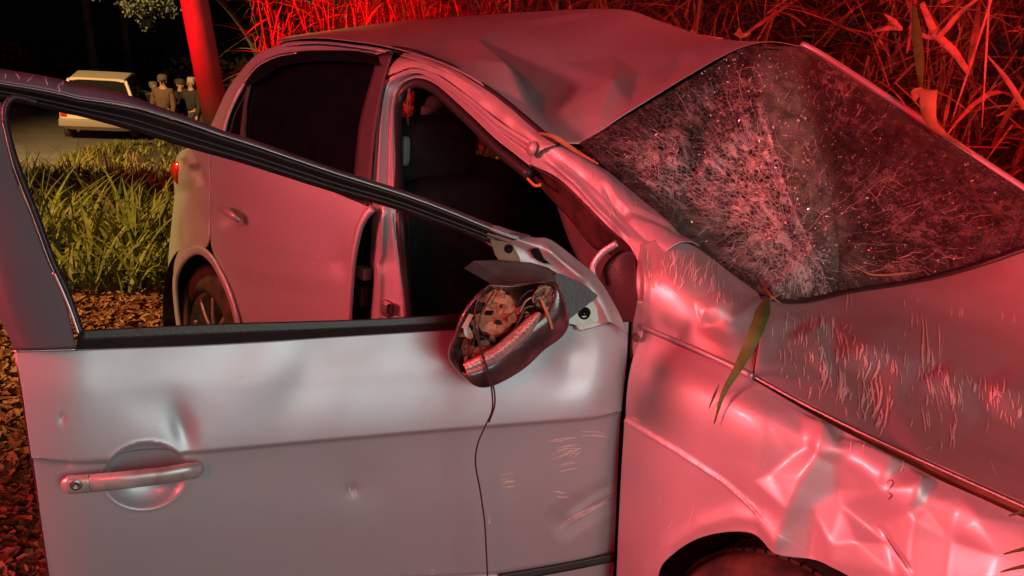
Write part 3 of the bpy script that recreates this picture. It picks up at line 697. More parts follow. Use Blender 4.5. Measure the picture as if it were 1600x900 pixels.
patch('window_flange', [[PT(u, v, 0.010) for u, v in fl_o], [PT(u, v, 0.035) for u, v in fl_i]], 150, 26, PAINT, car, flange_d, match=True, label='bright silver flange round the open front doorway')
se = [(648, 600), (640, 500), (632, 420), (626, 340), (622, 270), (620, 205), (622, 162), (632, 142), (650, 131), (662, 131), (680, 139), (700, 156), (744, 198), (775, 230), (802, 252), (829, 274)]
sweep('opening_seal', [PT(u, v, 0.05) if v < 320 else P(u, v, 0.085) for u, v in se], 0.030, 0.03, NY, BLACK, car, n=120)
# outer rail above the flange
ra_o = [(619, 92), (637, 82), (681, 94), (712, 107), (775, 147), (822, 187), (850, 212), (870, 226)]
ra_i = [(606, 118), (640, 106), (672, 112), (700, 126), (760, 172), (800, 202), (828, 220), (838, 240)]


def arail_d(U, V, s, t):
    return wob(U, V, 11, 0.8, 0.0022) + 0.006 * np.sin(t * math.pi) + fold(U, V, [(640, 95), (700, 112), (760, 150)], 6, 0.004, 1)


patch('front_roof_rail', [[PT(u, v, 0.010) for u, v in ra_o], [PT(u, v, 0.0) for u, v in ra_i]], 90, 20, PAINT2, car, arail_d, match=True, label='scuffed silver roof rail bent down towards the windshield')
plate('rail_gap_shade', [PT(u, v, 0.03) for u, v in [(612, 74), (634, 76), (640, 96), (612, 112), (594, 130), (600, 96)]], NY, 0.01, VOID, car)  # black plate in place of the shade between the rails
sweep('roof_channel', [PT(u, v, 0.012) for u, v in [(615, 75), (650, 82), (690, 98), (712, 108), (775, 148), (822, 186), (850, 210), (872, 224)]], 0.014, 0.016, (0, -0.6, 0.8), BLACK, car, n=60)
# windshield pillar, crumpled
A_o = [(846, 208, 0.20), (895, 232, 0.215), (942, 263, 0.215), (989, 298, 0.21), (1050, 353, 0.19), (1092, 386, 0.185)]
A_m = [(836, 228, 0.17), (880, 254, 0.17), (926, 292, 0.16), (966, 334, 0.14), (1000, 368, 0.12), (1040, 392, 0.11)]
A_i = [(829, 256, 0.17), (872, 279, 0.16), (911, 314, 0.145), (950, 354, 0.12), (985, 386, 0.10), (1000, 420, 0.09)]


def apil_d(U, V, s, t):
    h = 0.014 * np.sin(np.clip(t * 1.6, 0, 1) * math.pi) + wob(U, V, 22, 1.2, 0.004) + wob(U, V, 9, 0.2, 0.0015)
    h += fold(U, V, [(850, 245), (900, 285), (940, 330), (985, 375)], 7, 0.007, 0.9) + fold(U, V, [(940, 290), (960, 320), (985, 345)], 8, -0.007, 0.9)
    h += fold(U, V, [(975, 330), (1020, 350), (1070, 372)], 9, -0.006, 0.8)
    return h


apil = patch('windshield_pillar', rows3(A_o, A_m, A_i), 130, 46, PAINT, car, apil_d, match=True, label='crumpled silver windshield pillar kinked below the roof')
lathe('pillar_joint', [(0.001, 0.010), (0.016, 0.008), (0.02, 0)], PT(832, 232, -0.004), (-0.3, -1, 0.2), PAINT2, car, n=16)
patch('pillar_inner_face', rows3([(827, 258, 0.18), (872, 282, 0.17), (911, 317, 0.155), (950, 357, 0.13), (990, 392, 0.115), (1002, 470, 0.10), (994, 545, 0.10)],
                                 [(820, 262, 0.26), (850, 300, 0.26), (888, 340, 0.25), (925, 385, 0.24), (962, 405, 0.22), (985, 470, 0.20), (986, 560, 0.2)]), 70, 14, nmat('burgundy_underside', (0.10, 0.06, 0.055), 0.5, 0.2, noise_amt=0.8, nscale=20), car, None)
sweep('torn_trim_strip', [PT(757, 208, 0.06), PT(790, 240, 0.055), PT(815, 268, 0.05), PT(836, 290, 0.04), PT(846, 288, 0.04)], 0.008, 0.004, NY, nmat('orange_foam_strip', (0.50, 0.20, 0.08), 0.7), car, n=30)
patch('inner_pillar_cover', rows3([(862, 292, 0.30), (876, 340, 0.30), (900, 400, 0.30), (930, 440, 0.3)], [(935, 330, 0.26), (950, 355, 0.26), (968, 385, 0.26), (990, 430, 0.26)]), 20, 10, TRIMR, car, None, label='dark red lit trim inside the windshield pillar')
sweep('doorway_flange', [P(930, 440, 0.06), P(926, 418, 0.06), P(940, 396, 0.07), P(964, 380, 0.085)], 0.016, 0.010, NY, PAINTIN, car, n=30)
patch('hinge_cover', rows3([(936, 440, 0.09), (946, 412, 0.09), (968, 392, 0.10), (992, 390, 0.10)], [(940, 470, 0.09), (955, 470, 0.09), (975, 470, 0.09), (996, 470, 0.09)], [(960, 560, 0.09), (970, 560, 0.09), (984, 560, 0.09), (1000, 560, 0.09)]), 24, 24, PLAST, car, None)
lathe('fender_bolt', [(0.001, 0.003), (0.004, 0.003), (0.005, 0.0015), (0.009, 0.001), (0.0095, 0)], P(993, 527, 0.030), NY, RUSTY, car, n=12)
patch('fender_flange', rows3([(996, 470, 0.04), (990, 500, 0.045), (986, 530, 0.045), (990, 560, 0.03)], [(1006, 470, 0.05), (1004, 500, 0.05), (1003, 520, 0.05), (994, 552, 0.03)]), 20, 6, PAINTIN, car, None)

# ---- tail light
tl = [(265, 262), (268, 254), (276, 252), (279, 262), (279, 275), (276, 290), (272, 284), (267, 280)]
plate('tail_light', [P(u, v, 0.10) for u, v in tl], NY, 0.08, LENSR, car, bev=0.006, smooth=True)

# ---- wheels
def wheel(x, y, r=0.30, w_=0.19, turn=0.0):
    root = bpy.data.objects.new('wheel', None); COL.objects.link(root); root.parent = car; root.location = (x, y, r); root.rotation_euler = (0, 0, turn)
    k = [(r - 0.115, -0.005), (r - 0.11, 0.012), (r - 0.085, 0.016), (r - 0.05, 0.014), (r - 0.02, 0.005), (r - 0.006, -0.01), (r - 0.001, -0.03), (r, -0.06), (r, -w_ + 0.06), (r - 0.006, -w_ + 0.02), (r - 0.05, -w_), (r - 0.11, -w_)]
    lathe('tyre', k, (0, 0, 0), (0, -1, 0), TYRE, root, n=96)
    vs, fs = [], []
    for i in range(72):                # tread blocks
        for row in range(4):
            a = 2 * math.pi * (i + 0.5 * (row % 2)) / 72; d = 2 * math.pi / 72 * 0.36; y0 = 0.035 + row * (w_ - 0.07) / 4; y1 = y0 + (w_ - 0.07) / 4 * 0.8; b = len(vs)
            for rr in (r - 0.004, r + 0.006):
                for aa, yy in ((a - d, y0), (a + d, y0), (a + d, y1), (a - d, y1)): vs.append((rr * math.cos(aa), yy, rr * math.sin(aa)))
            fs += [(b + 4, b + 5, b + 6, b + 7)] + [(b + q, b + (q + 1) % 4, b + 4 + (q + 1) % 4, b + 4 + q) for q in range(4)]
    link('tread', mesh('tread', vs, fs), TYRE, root, smooth=False, kind='stuff')
    lathe('rim', [(r - 0.17, -0.13), (r - 0.135, -0.12), (r - 0.13, -0.02), (r - 0.118, -0.002), (r - 0.108, -0.002), (r - 0.108, -0.02)], (0, 0, 0), (0, -1, 0), ALLOY, root, n=64)
    lathe('brake_disc', [(0.05, -0.09), (0.12, -0.09), (0.122, -0.1)], (0, 0, 0), (0, -1, 0), nmat('brake_steel', (0.05, 0.04, 0.035), 0.6, 0.5), root, n=40)
    lathe('hub_cap', [(0.001, -0.012), (0.026, -0.014), (0.032, -0.03), (0.034, -0.09)], (0, 0, 0), (0, -1, 0), ALLOY, root, n=24)
    for i in range(9):
        a = 2 * math.pi * i / 9 + 0.2; c, s = math.cos(a), math.sin(a)
        sweep('spoke', [(0.025 * c, 0.022, 0.025 * s), (0.09 * c, 0.012, 0.09 * s), ((r - 0.125) * c, 0.014, (r - 0.125) * s)], 0.020, 0.014, (0, -1, 0), ALLOY, root, n=8, k=8)
    return root


wheel(-2.46, 0.04, 0.30)
wheel(0.04, 0.035, 0.31, turn=-0.05)
# wheel housings
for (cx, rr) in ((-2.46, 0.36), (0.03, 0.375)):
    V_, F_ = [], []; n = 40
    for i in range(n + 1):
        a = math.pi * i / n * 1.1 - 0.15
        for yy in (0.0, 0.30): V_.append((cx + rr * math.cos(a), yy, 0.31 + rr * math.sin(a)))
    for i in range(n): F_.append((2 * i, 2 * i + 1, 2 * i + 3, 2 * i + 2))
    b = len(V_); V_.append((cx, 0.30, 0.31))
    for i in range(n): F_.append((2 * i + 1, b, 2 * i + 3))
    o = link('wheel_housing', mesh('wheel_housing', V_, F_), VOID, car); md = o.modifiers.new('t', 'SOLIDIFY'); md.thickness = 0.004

# ---- cabin
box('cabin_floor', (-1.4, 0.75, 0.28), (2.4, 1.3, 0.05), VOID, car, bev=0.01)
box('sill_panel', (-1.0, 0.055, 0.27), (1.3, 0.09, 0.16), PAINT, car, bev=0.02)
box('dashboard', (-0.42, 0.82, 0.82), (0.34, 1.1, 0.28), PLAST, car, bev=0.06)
box('dark_bay_filler', (0.35, 0.75, 0.55), (1.1, 1.1, 0.5), VOID, car, bev=0.02)  # plain black box added so the hood gap shows dark
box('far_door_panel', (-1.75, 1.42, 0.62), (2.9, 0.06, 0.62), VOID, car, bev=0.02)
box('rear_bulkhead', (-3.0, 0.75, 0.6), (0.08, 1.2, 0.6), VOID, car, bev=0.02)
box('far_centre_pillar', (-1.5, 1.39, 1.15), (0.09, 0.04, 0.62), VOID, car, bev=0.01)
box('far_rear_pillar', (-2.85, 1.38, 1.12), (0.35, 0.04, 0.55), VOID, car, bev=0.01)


def cushion(name, c, s, mat, parent, rot=(0, 0, 0), p=0.5):
    bm = bmesh.new(); bmesh.ops.create_cube(bm, size=2); bmesh.ops.subdivide_edges(bm, edges=bm.edges[:], cuts=7, use_grid_fill=True)
    for v in bm.verts:
        q = v.co; n_ = (abs(q.x) ** 4 + abs(q.y) ** 4 + abs(q.z) ** 4) ** 0.25; k = 1 / n_
        v.co = Vector((q.x * k * s[0] / 2, q.y * k * s[1] / 2, q.z * k * s[2] / 2))
    bmesh.ops.rotate(bm, verts=bm.verts, matrix=Matrix.Rotation(rot[1], 3, 'Y') @ Matrix.Rotation(rot[2], 3, 'Z')); bmesh.ops.translate(bm, verts=bm.verts, vec=Vector(c))
    me = bpy.data.meshes.new(name); bm.to_mesh(me); bm.free(); return link(name, me, mat, parent)


c = P(677, 234, 0.42); seat = cushion('seat_backrest', P(690, 330, 0.42) + np.array([0, 0, -0.15]), (0.16, 0.46, 0.55), CLOTH, car, (0, 0.25, 0), 0)
cushion('headrest', c, (0.14, 0.30, 0.215), CLOTH, seat, (0, 0.12, 0))
seat2 = cushion('seat_backrest', P(735, 330, 1.02) + np.array([0, 0, -0.25]), (0.16, 0.46, 0.62), CLOTH, car, (0, 0.25, 0), 0)
cushion('headrest', P(692, 178, 1.0), (0.11, 0.15, 0.15), nmat('grey_cloth', (0.10, 0.11, 0.10), 0.9), seat2, (0, 0.12, 0))
box('seat_belt_anchor', P(671, 180, 0.9), (0.10, 0.02, 0.06), nmat('pale_grey_plastic', (0.30, 0.34, 0.35), 0.5), car, bev=0.008)
cushion('grab_handle', P(633, 236, 0.25), (0.025, 0.025, 0.09), nmat('ivory_plastic', (0.22, 0.22, 0.20), 0.5), car)
cushion('seat_base', (-1.15, 0.42, 0.48), (0.5, 0.48, 0.2), CLOTH, car)
sweep('belt_webbing', [P(637, 196, 0.24), P(636, 165, 0.23), P(640, 138, 0.23)], 0.012, 0.003, NY, nmat('dark_webbing', (0.10, 0.09, 0.08), 0.8), car, n=14)

# ================================================================== FRONT DOOR
door = bpy.data.objects.new('front_door', None); COL.objects.link(door); door.parent = car; door['label'] = 'pale silver front door swung open towards us'
door.location = (HX, 0, 0.6)
DOORPARTS = []


def dpar(o): DOORPARTS.append(o); return o


d_rows = [
    [(22, 549), (120, 546), (330, 538), (600, 521), (745, 513), (890, 508), (987, 504)],
    [(34, 620), (120, 618), (330, 608), (600, 592), (745, 583), (890, 577), (983, 574)],
    [(48, 722), (165, 716), (330, 702), (600, 678), (745, 666), (890, 654), (975, 645)],
    [(51, 730), (165, 724), (330, 708), (600, 684), (745, 672), (890, 660), (974, 651)],
    [(66, 840), (165, 836), (330, 826), (600, 808), (745, 798), (890, 788), (968, 782)],
    [(88, 985), (165, 982), (330, 975), (600, 960), (745, 952), (890, 945), (962, 940)]]
d_off = [-0.036, -0.015, 0.006, -0.001, 0.002, 0.000]


def smooth_in(x, a, b): t = np.clip((x - a) / (b - a), 0, 1); return t * t * (3 - 2 * t)


def door_d(U, V, s, t):
    h = wob(U, V, 150, 0.7, 0.0012)
    # handle cup
    x = (U - 227) / 65.0; y = (V - 743 + (U - 227) * 0.06) / 51.0; r = np.sqrt(x * x + y * y)
    h += -0.030 * np.clip(1 - r ** 2.4, 0, 1) ** 0.75 + 0.0012 * np.exp(-((r - 1.03) / 0.05) ** 2)
    # edge rolls back at the free end and at the hinge end
    xl = 22 + (V - 549) * 0.16; h += -0.016 * np.clip(1 - (U - xl) / 120, 0, 1) ** 2.2
    xr = 985 - (V - 505) * 0.055; h += -0.014 * np.clip(1 - (xr - U) / 70, 0, 1) ** 2
    # shallow dents
    h += ga(U, V, 285, 672, 16, 34, -18, -0.007) + ga(U, V, 262, 640, 60, 40, 30, -0.003)
    h += ga(U, V, 415, 580, 50, 80, 40, 0.004) + ga(U, V, 475, 592, 34, 66, 30, -0.003)
    h += ga(U, V, 110, 600, 60, 70, 15, 0.004)
    h += ga(U, V, 895, 560, 34, 40, 10, -0.010) + ga(U, V, 930, 600, 40, 50, 20, 0.005)
    h += ga(U, V, 552, 768, 9, 9, 0, -0.003) + ga(U, V, 560, 760, 50, 40, 20, -0.003)
    h += ga(U, V, 97, 655, 5, 8, 0, -0.002)
    h += fold(U, V, [(860, 830), (905, 800), (965, 770)], 34, -0.006, 0.5) + fold(U, V, [(885, 815), (930, 785), (968, 768)], 12, 0.004, 0.9)
    h += ga(U, V, 700, 570, 26, 26, 0, 0.003)
    # raised sill fold
    d, sg, rr = segd(U, V, [(0, 940), (780, 898), (965, 868)]); h += 0.004 * sstep(sg * -d, 3) * 0 + fold(U, V, [(0, 940), (780, 898), (965, 868)], 5, -0.003, 0.6, taper=False)
    return h


skin = dpar(patch('door_skin', [[Q(u, v, o, False) for u, v in r] for r, o in zip(d_rows, d_off)], 330, 170, PAINT, None, door_d, match=True, label='pale silver outer skin of the open door with soft dents'))
# inner trim
inn = [[Q(u, v, -0.055, False) for u, v in d_rows[0]], [Q(u, v, -0.055, False) for u, v in d_rows[-1]]]
dpar(patch('door_inner_trim', inn, 20, 10, PLAST, None, None, 0.02))
# belt moulding
bm1 = [(122, 516), (330, 506), (560, 499), (740, 489), (905, 478)]; bm2 = [(122, 531), (330, 522), (560, 512), (740, 503), (905, 493)]; bm3 = [(118, 546), (330, 538), (560, 524), (745, 513), (905, 505)]
dpar(patch('belt_seal', [[Q(u, v, -0.050, False) for u, v in bm1], [Q(u, v, -0.026, False) for u, v in bm1], [Q(u, v, -0.022, False) for u, v in bm2], [Q(u, v, -0.030, False) for u, v in bm3]], 80, 16, BLACK, None, None, lin=True))
# top rail of the window frame: silver crown, bright lip, ribbed rubber
xs_u = [(-60, 92), (0, 107), (55, 116), (100, 125), (125, 132), (195, 147), (237, 162), (292, 182), (350, 204), (400, 220), (520, 262), (627, 296), (698, 322), (769, 350), (829, 368)]
xs_b = [(-60, 118), (0, 129), (55, 138), (100, 147), (125, 153), (195, 163), (237, 174), (292, 191), (350, 211), (400, 227), (520, 268), (627, 302), (698, 328), (769, 357), (815, 372)]
xs_l = [(-60, 148), (0, 154), (55, 165), (100, 176), (125, 181), (195, 200), (237, 213), (292, 230), (350, 246), (400, 261), (520, 299), (610, 324), (670, 345), (730, 366), (770, 384)]
mid = lambda a, b, k: [(p[0] * (1 - k) + q[0] * k, p[1] * (1 - k) + q[1] * k) for p, q in zip(a, b)]
CROWN = nmat('scratched_dark_silver', (0.22, 0.21, 0.26), 0.42, 0.5, 0.5, 0.2, 0.2, noise_amt=0.7, nscale=16, dark=(0.14, 0.13, 0.17))
rail = dpar(patch('window_rail', [[Q(u, v, -0.060) for u, v in xs_u], [Q(u, v, -0.012) for u, v in mid(xs_u, xs_b, 0.25)], [Q(u, v, 0.0) for u, v in mid(xs_u, xs_b, 0.9)], [Q(u, v, -0.004) for u, v in xs_b]], 160, 22, CROWN, None, None, match=True))
dpar(sweep('rail_lip', [Q(u, v + 1, 0.0) for u, v in xs_b], 0.0035, 0.005, DN, CHROME, None, n=120))


def rub_d(U, V, s, t): return 0.006 * np.sin(t * math.pi * 3.2) - 0.012 * t


dpar(patch('rail_rubber', [[Q(u, v, -0.004) for u, v in mid(xs_b, xs_l, 0.08)], [Q(u, v, -0.006) for u, v in xs_l]], 160, 26, BLACK, None, rub_d, match=True))
dpar(sweep('rail_bead', [Q(u, v, -0.004) for u, v in mid(xs_b, xs_l, 0.55)], 0.004, 0.004, DN, BLACK, None, n=120))
# rear sash: broad satin cover, seal and bright strip
sa_l = [(-100, 140), (-75, 250), (-50, 335), (-22, 420), (0, 495), (22, 548)]
sa_r = [(4, 160), (20, 262), (48, 335), (76, 410), (100, 462), (120, 546)]
dpar(patch('sash_cover', [[Q(u, v, -0.030) for u, v in sa_l], [Q(u, v, -0.010) for u, v in mid(sa_l, sa_r, 0.2)], [Q(u, v, -0.004) for u, v in mid(sa_l, sa_r, 0.6)], [Q(u, v, -0.006) for u, v in sa_r]], 60, 30, SATIN, None, lambda U, V, s, t: wob(U, V, 60, 0.4, 0.0015), match=True))
dpar(sweep('sash_seal', [Q(u, v, -0.006) for u, v in [(60, 160), (22, 152), (8, 172), (13, 212), (28, 262), (55, 332), (83, 408), (106, 458), (127, 520)]], 0.011, 0.014, DN, BLACK, None, n=90))
dpar(sweep('sash_bead', [Q(u, v, 0.001) for u, v in [(4, 190), (22, 262), (49, 332), (77, 408), (99, 456)]], 0.0022, 0.003, DN, CHROME, None, n=60))
dpar(sweep('sash_clip', [Q(u, v, 0.000) for u, v in [(84, 425), (100, 460), (112, 490), (123, 522)]], 0.006, 0.005, DN, CHROME, None, n=30))
dpar(sweep('sash_base_strip', [Q(22, 549, 0.0), Q(70, 548, 0.0), Q(122, 546, 0.0)], 0.004, 0.004, DN, CHROME, None, n=12))
# front corner of the frame in bare silver
fo = [(769, 351), (829, 369), (861, 375), (911, 413), (936, 436), (956, 470), (972, 500), (982, 524)]
fm = [(772, 368), (815, 386), (848, 402), (885, 428), (910, 452), (932, 482), (946, 500), (955, 520)]
fi = [(756, 376), (800, 410), (835, 440), (860, 462), (880, 482), (892, 500), (905, 518)]
dpar(patch('frame_corner', [[Q(u, v, -0.010) for u, v in fo], [Q(u, v, 0.0) for u, v in mid(fo, fi, 0.25)], [Q(u, v, -0.012) for u, v in mid(fo, fi, 0.5)], [Q(u, v, -0.018) for u, v in fi]], 80, 30, PAINT2, None,
           lambda U, V, s, t: wob(U, V, 16, 0.6, 0.002) + fold(U, V, [(850, 385), (880, 412), (915, 440)], 8, 0.006, 0.8), match=True, label='bare silver front corner of the window frame'))
dpar(plate('mirror_bracket', [Q(u, v, 0.004) for u, v in [(766, 374), (800, 380), (812, 402), (814, 414), (784, 414), (774, 398)]], DN, 0.004, RUSTY, None))
dpar(lathe('bracket_hole', [(0.001, 0.0005), (0.006, 0.0005), (0.007, 0.0015), (0.009, 0.001), (0.0095, -0.001)], Q(795, 389, 0.006), DN, VOID, None, n=16))
dpar(plate('bracket_slot', [Q(u, v, 0.006) for u, v in [(829, 393), (834, 388), (842, 388), (846, 396), (850, 404), (860, 412), (850, 412), (836, 404)]], DN, 0.002, VOID, None))
dpar(plate('mirror_bracket', [Q(u, v, 0.006) for u, v in [(880, 505), (902, 482), (926, 470), (933, 480), (936, 502), (910, 509)]], DN, 0.006, STEEL, None, bev=0.001))
dpar(lathe('bracket_hole', [(0.001, 0.0005), (0.0075, 0.0005), (0.0085, 0.003), (0.012, 0.003), (0.014, 0)], Q(913, 490, 0.007), DN, VOID, None, n=20))
# black sail and the torn flap
dpar(plate('mirror_sail', [Q(u, v, 0.030) for u, v in [(866, 428), (880, 430), (912, 444), (936, 463), (912, 482), (887, 502), (872, 470)]], DN, 0.010, PLAST, None, bev=0.002))
fl = [(726, 420, 0.06), (742, 408, 0.045), (778, 407, 0.03), (831, 411, 0.025), (858, 419, 0.02), (876, 430, 0.02), (872, 470, 0.03), (810, 452, 0.05), (770, 445, 0.065)]
dpar(plate('mirror_flap', [Q(*p) for p in fl], DN, 0.004, nmat('scuffed_grey_plastic', (0.085, 0.075, 0.072), 0.55, noise_amt=0.8, nscale=22, dark=(0.045, 0.04, 0.038), bump=0.2), None))

# ---- broken mirror: open housing, indicator lens, motor, wires
MW = 0.085


def ring(pts, n, off):
    a = cr([(x, y, 0) for x, y in pts] + [(pts[0][0], pts[0][1], 0)], n + 1)[:-1]; return np.array([Q(x, y, off, False) for x, y in a[:, :2]])


mo = [(765, 443), (743, 462), (724, 486), (709, 521), (700, 556), (714, 580), (738, 601), (757, 606), (783, 598), (821, 575), (852, 546), (877, 528), (889, 508), (886, 481), (878, 458), (870, 441), (858, 438), (825, 442), (795, 444)]
mi = [(765, 447), (747, 464), (730, 488), (716, 522), (707, 554), (716, 570), (722, 582), (730, 578), (765, 560), (800, 530), (828, 505), (848, 488), (853, 480), (862, 460), (866, 448), (856, 443), (840, 442), (820, 446), (795, 449)]
mb = [(790 + (x - 790) * 0.72, 525 + (y - 525) * 0.72) for x, y in mi]
NR = 90
rr_ = [ring(mo, NR, 0.035), ring([(790 + (x - 790) * 1.0, 525 + (y - 525) * 1.0) for x, y in mo], NR, 0.085), ring([(795 + (x - 795) * 0.985, 520 + (y - 520) * 0.985) for x, y in mo], NR, 0.102), ring(mid(mo, mi, 0.8), NR, 0.108), ring(mi, NR, 0.100), ring([(790 + (x - 790) * 0.93, 520 + (y - 520) * 0.93) for x, y in mi], NR, 0.075), ring(mb, NR, 0.045)]
ctr = Q(790, 522, 0.045, False); vs = [v for r_ in rr_ for v in r_] + [ctr, Q(795, 520, 0.02, False)]; fs = []
for k in range(len(rr_) - 1):
    for j in range(NR): fs.append((k * NR + j, k * NR + (j + 1) % NR, (k + 1) * NR + (j + 1) % NR, (k + 1) * NR + j))
for j in range(NR):
    fs.append(((len(rr_) - 1) * NR + j, (len(rr_) - 1) * NR + (j + 1) % NR, len(vs) - 2)); fs.append((j, (j + 1) % NR, len(vs) - 1))
HOUS = nmat('scuffed_mirror_shell', (0.11, 0.07, 0.07), 0.26, 0.35, 0.6, 0.6, 0.08, noise_amt=0.9, nscale=24, dark=(0.025, 0.02, 0.02), bump=0.15, bscale=80, rvar=0.12)
dpar(link('mirror_housing', mesh('mirror_housing', vs, fs), HOUS, None, label='broken mirror shell hanging open without its glass'))
lens_a = [(724, 566), (745, 556), (772, 541), (800, 518), (823, 497), (838, 486)]; lens_b = [(730, 586), (750, 580), (778, 566), (806, 544), (830, 520), (847, 492)]
dpar(patch('indicator_lens', [[Q(u, v, 0.104, False) for u, v in lens_a], [Q(u, v, 0.118, False) for u, v in mid(lens_a, lens_b, 0.5)], [Q(u, v, 0.108, False) for u, v in lens_b]], 60, 12, LENSW, None, lambda U, V, s, t: 0.0012 * np.sin(s * 120) * (t > 0.25) * (t < 0.8), label='clear ribbed indicator lens along the mirror'))
dpar(patch('lens_end', [[Q(u, v, 0.113, False) for u, v in [(724, 570), (740, 562), (752, 556)]], [Q(u, v, 0.117, False) for u, v in [(731, 585), (748, 580), (760, 574)]]], 12, 6, nmat('orange_pink_lens', (0.7, 0.22, 0.17), 0.25, 0, 0.6, 0.5), None))


def lump(name, poly, off, h, mat, seed):
    """irregular moulded part: outline raised h with rounded top and pitted face"""
    n = 22; R = []
    c = (sum(p[0] for p in poly) / len(poly), sum(p[1] for p in poly) / len(poly))
    for k, (sc, oo) in enumerate(((1.0, off), (0.98, off + h * 0.7), (0.90, off + h), (0.6, off + h * 1.05), (0.3, off + h * 1.0))):
        R.append(ring([(c[0] + (x - c[0]) * sc, c[1] + (y - c[1]) * sc) for x, y in poly], n, oo))
    rs = random.Random(seed)
    vs = [v + DN * rs.uniform(-0.004, 0.003) + DD * rs.uniform(-0.003, 0.003) + np.array([0, 0, rs.uniform(-0.003, 0.003)]) for r_ in R for v in r_] + [Q(c[0], c[1], off + h, False)]; fs = []
    for k in range(4):
        for j in range(n): fs.append((k * n + j, k * n + (j + 1) % n, (k + 1) * n + (j + 1) % n, (k + 1) * n + j))
    for j in range(n): fs.append((4 * n + j, 4 * n + (j + 1) % n, len(vs) - 1))
    return dpar(link(name, mesh(name, vs, fs), mat, None, smooth=False))


lump('mirror_motor', [(760, 475), (775, 458), (800, 462), (806, 480), (803, 505), (790, 520), (775, 528), (752, 520), (745, 500)], 0.045, 0.030, BROWNP, 1)
lump('motor_cap', [(752, 462), (770, 452), (790, 455), (786, 466), (762, 478)], 0.045, 0.036, BROWNP, 2)
lump('motor_clip', [(722, 530), (735, 524), (742, 545), (738, 558), (722, 556)], 0.045, 0.03, nmat('dull_maroon_plastic', (0.20, 0.075, 0.05), 0.45, noise_amt=0.6, nscale=40), 3)
lump('motor_foot', [(735, 548), (760, 536), (772, 540), (760, 556), (738, 568)], 0.045, 0.028, BROWNP, 4)
lump('motor_mount', [(830, 462), (845, 446), (862, 446), (870, 462), (866, 480), (850, 486), (838, 480)], 0.065, 0.036, nmat('khaki_metal', (0.20, 0.15, 0.10), 0.4, 0.3, noise_amt=0.8, nscale=40), 5)
dpar(plate('motor_slot', [Q(u, v, 0.082, False) for u, v in [(758, 492), (760, 486), (772, 486), (768, 493)]], DN, 0.003, VOID, None))
dpar(plate('part_sticker', [Q(u, v, 0.083, False) for u, v in [(768, 470), (777, 464), (794, 468), (790, 478)]], DN, 0.001, nmat('orange_label', (0.62, 0.26, 0.14), 0.5), None))
dpar(plate('part_sticker', [Q(u, v, 0.100, False) for u, v in [(721, 512), (733, 490), (740, 492), (729, 515)]], DN, 0.001, nmat('pink_label', (0.75, 0.42, 0.34), 0.5), None))
FRAG = [BROWNP, nmat('burnt_orange_plastic', (0.50, 0.17, 0.07), 0.4, noise_amt=0.8, nscale=60, dark=(0.12, 0.05, 0.03)), PLAST, STEEL, BROWNP]
rs_ = random.Random(5)
for k in range(34):                     # splintered bits of the adjuster and its frame
    t_ = k / 34; cx, cy = [(738 + rs_.uniform(-14, 16), 480 + rs_.uniform(-18, 40)), (722 + rs_.uniform(-8, 24), 550 + rs_.uniform(-30, 14)), (800 + rs_.uniform(-20, 30), 500 + rs_.uniform(-26, 20)), (765 + rs_.uniform(-20, 20), 535 + rs_.uniform(-8, 14))][k % 4]
    n_ = rs_.randint(4, 6); a0 = rs_.uniform(0, 6); R_ = rs_.uniform(4, 10); of = 0.070 + rs_.uniform(0, 0.028); tx, ty = rs_.uniform(-.0012, .0012), rs_.uniform(-.0012, .0012)
    py = [(cx + math.cos(a0 + 6.283 * q / n_) * R_ * rs_.uniform(0.4, 1.3), cy + math.sin(a0 + 6.283 * q / n_) * R_ * rs_.uniform(0.4, 1.3)) for q in range(n_)]
    if not all(in_poly(x, y, mi) for x, y in py): continue
    dpar(plate('broken_fragment', [Q(x, y, of + (x - cx) * tx + (y - cy) * ty, False) for x, y in py], DN, 0.002, FRAG[k % 5], None))
dpar(sweep('mount_ring', [Q(*p, False) for p in [(832, 470, .098), (836, 458, .10), (848, 449, .10), (858, 450, .10), (852, 460, .10), (840, 470, .10), (832, 472, .098)]], 0.004, 0.004, DN, nmat('tan_ring', (0.35, 0.24, 0.16), 0.5), None, n=40))
dpar(sweep('rubber_strand', [Q(*p, False) for p in [(846, 468, .108), (852, 482, .112), (859, 500, .112), (863, 514, .11)]], 0.006, 0.003, DN, nmat('tan_rubber', (0.45, 0.26, 0.13), 0.6), None, n=24))
for k, pts in enumerate([[(806, 480), (815, 465), (826, 455), (842, 452)], [(800, 520), (812, 500), (820, 482), (834, 478)], [(812, 488), (822, 470), (836, 462)], [(806, 505), (818, 494), (830, 490)], [(736, 540), (745, 525), (762, 530), (776, 536)]]):
    dpar(sweep('mirror_cable', [Q(u, v, 0.086 + 0.004 * (k % 3), False) for u, v in pts], 0.0045, 0.0045, DN, [BLACK, RUSTY, STEEL, BLACK, BLACK][k], None, n=24, power=2))
for k, pts in enumerate([[(764, 446, .10), (750, 462, .112), (742, 490, .115), (745, 525, .118), (754, 556, .125), (764, 588, .13), (768, 606, .13), (769, 640, .12), (757, 668, .11), (746, 695, .105), (743, 725, .10), (750, 765, .10), (757, 815, .10), (760, 865, .10), (763, 930, .10)],
                         [(772, 455, .10), (752, 490, .114), (747, 520, .12), (756, 560, .125), (770, 600, .126), (773, 632, .118), (764, 660, .112)]]):
    dpar(sweep('hanging_wire', [Q(*p, False) for p in pts], 0.0034, 0.0034, DN, nmat('wire_sheath', (0.035, 0.018, 0.016), 0.4), None, n=140, k=6, power=2, label='thin dark wire trailing down from the broken mirror' if k == 0 else None))

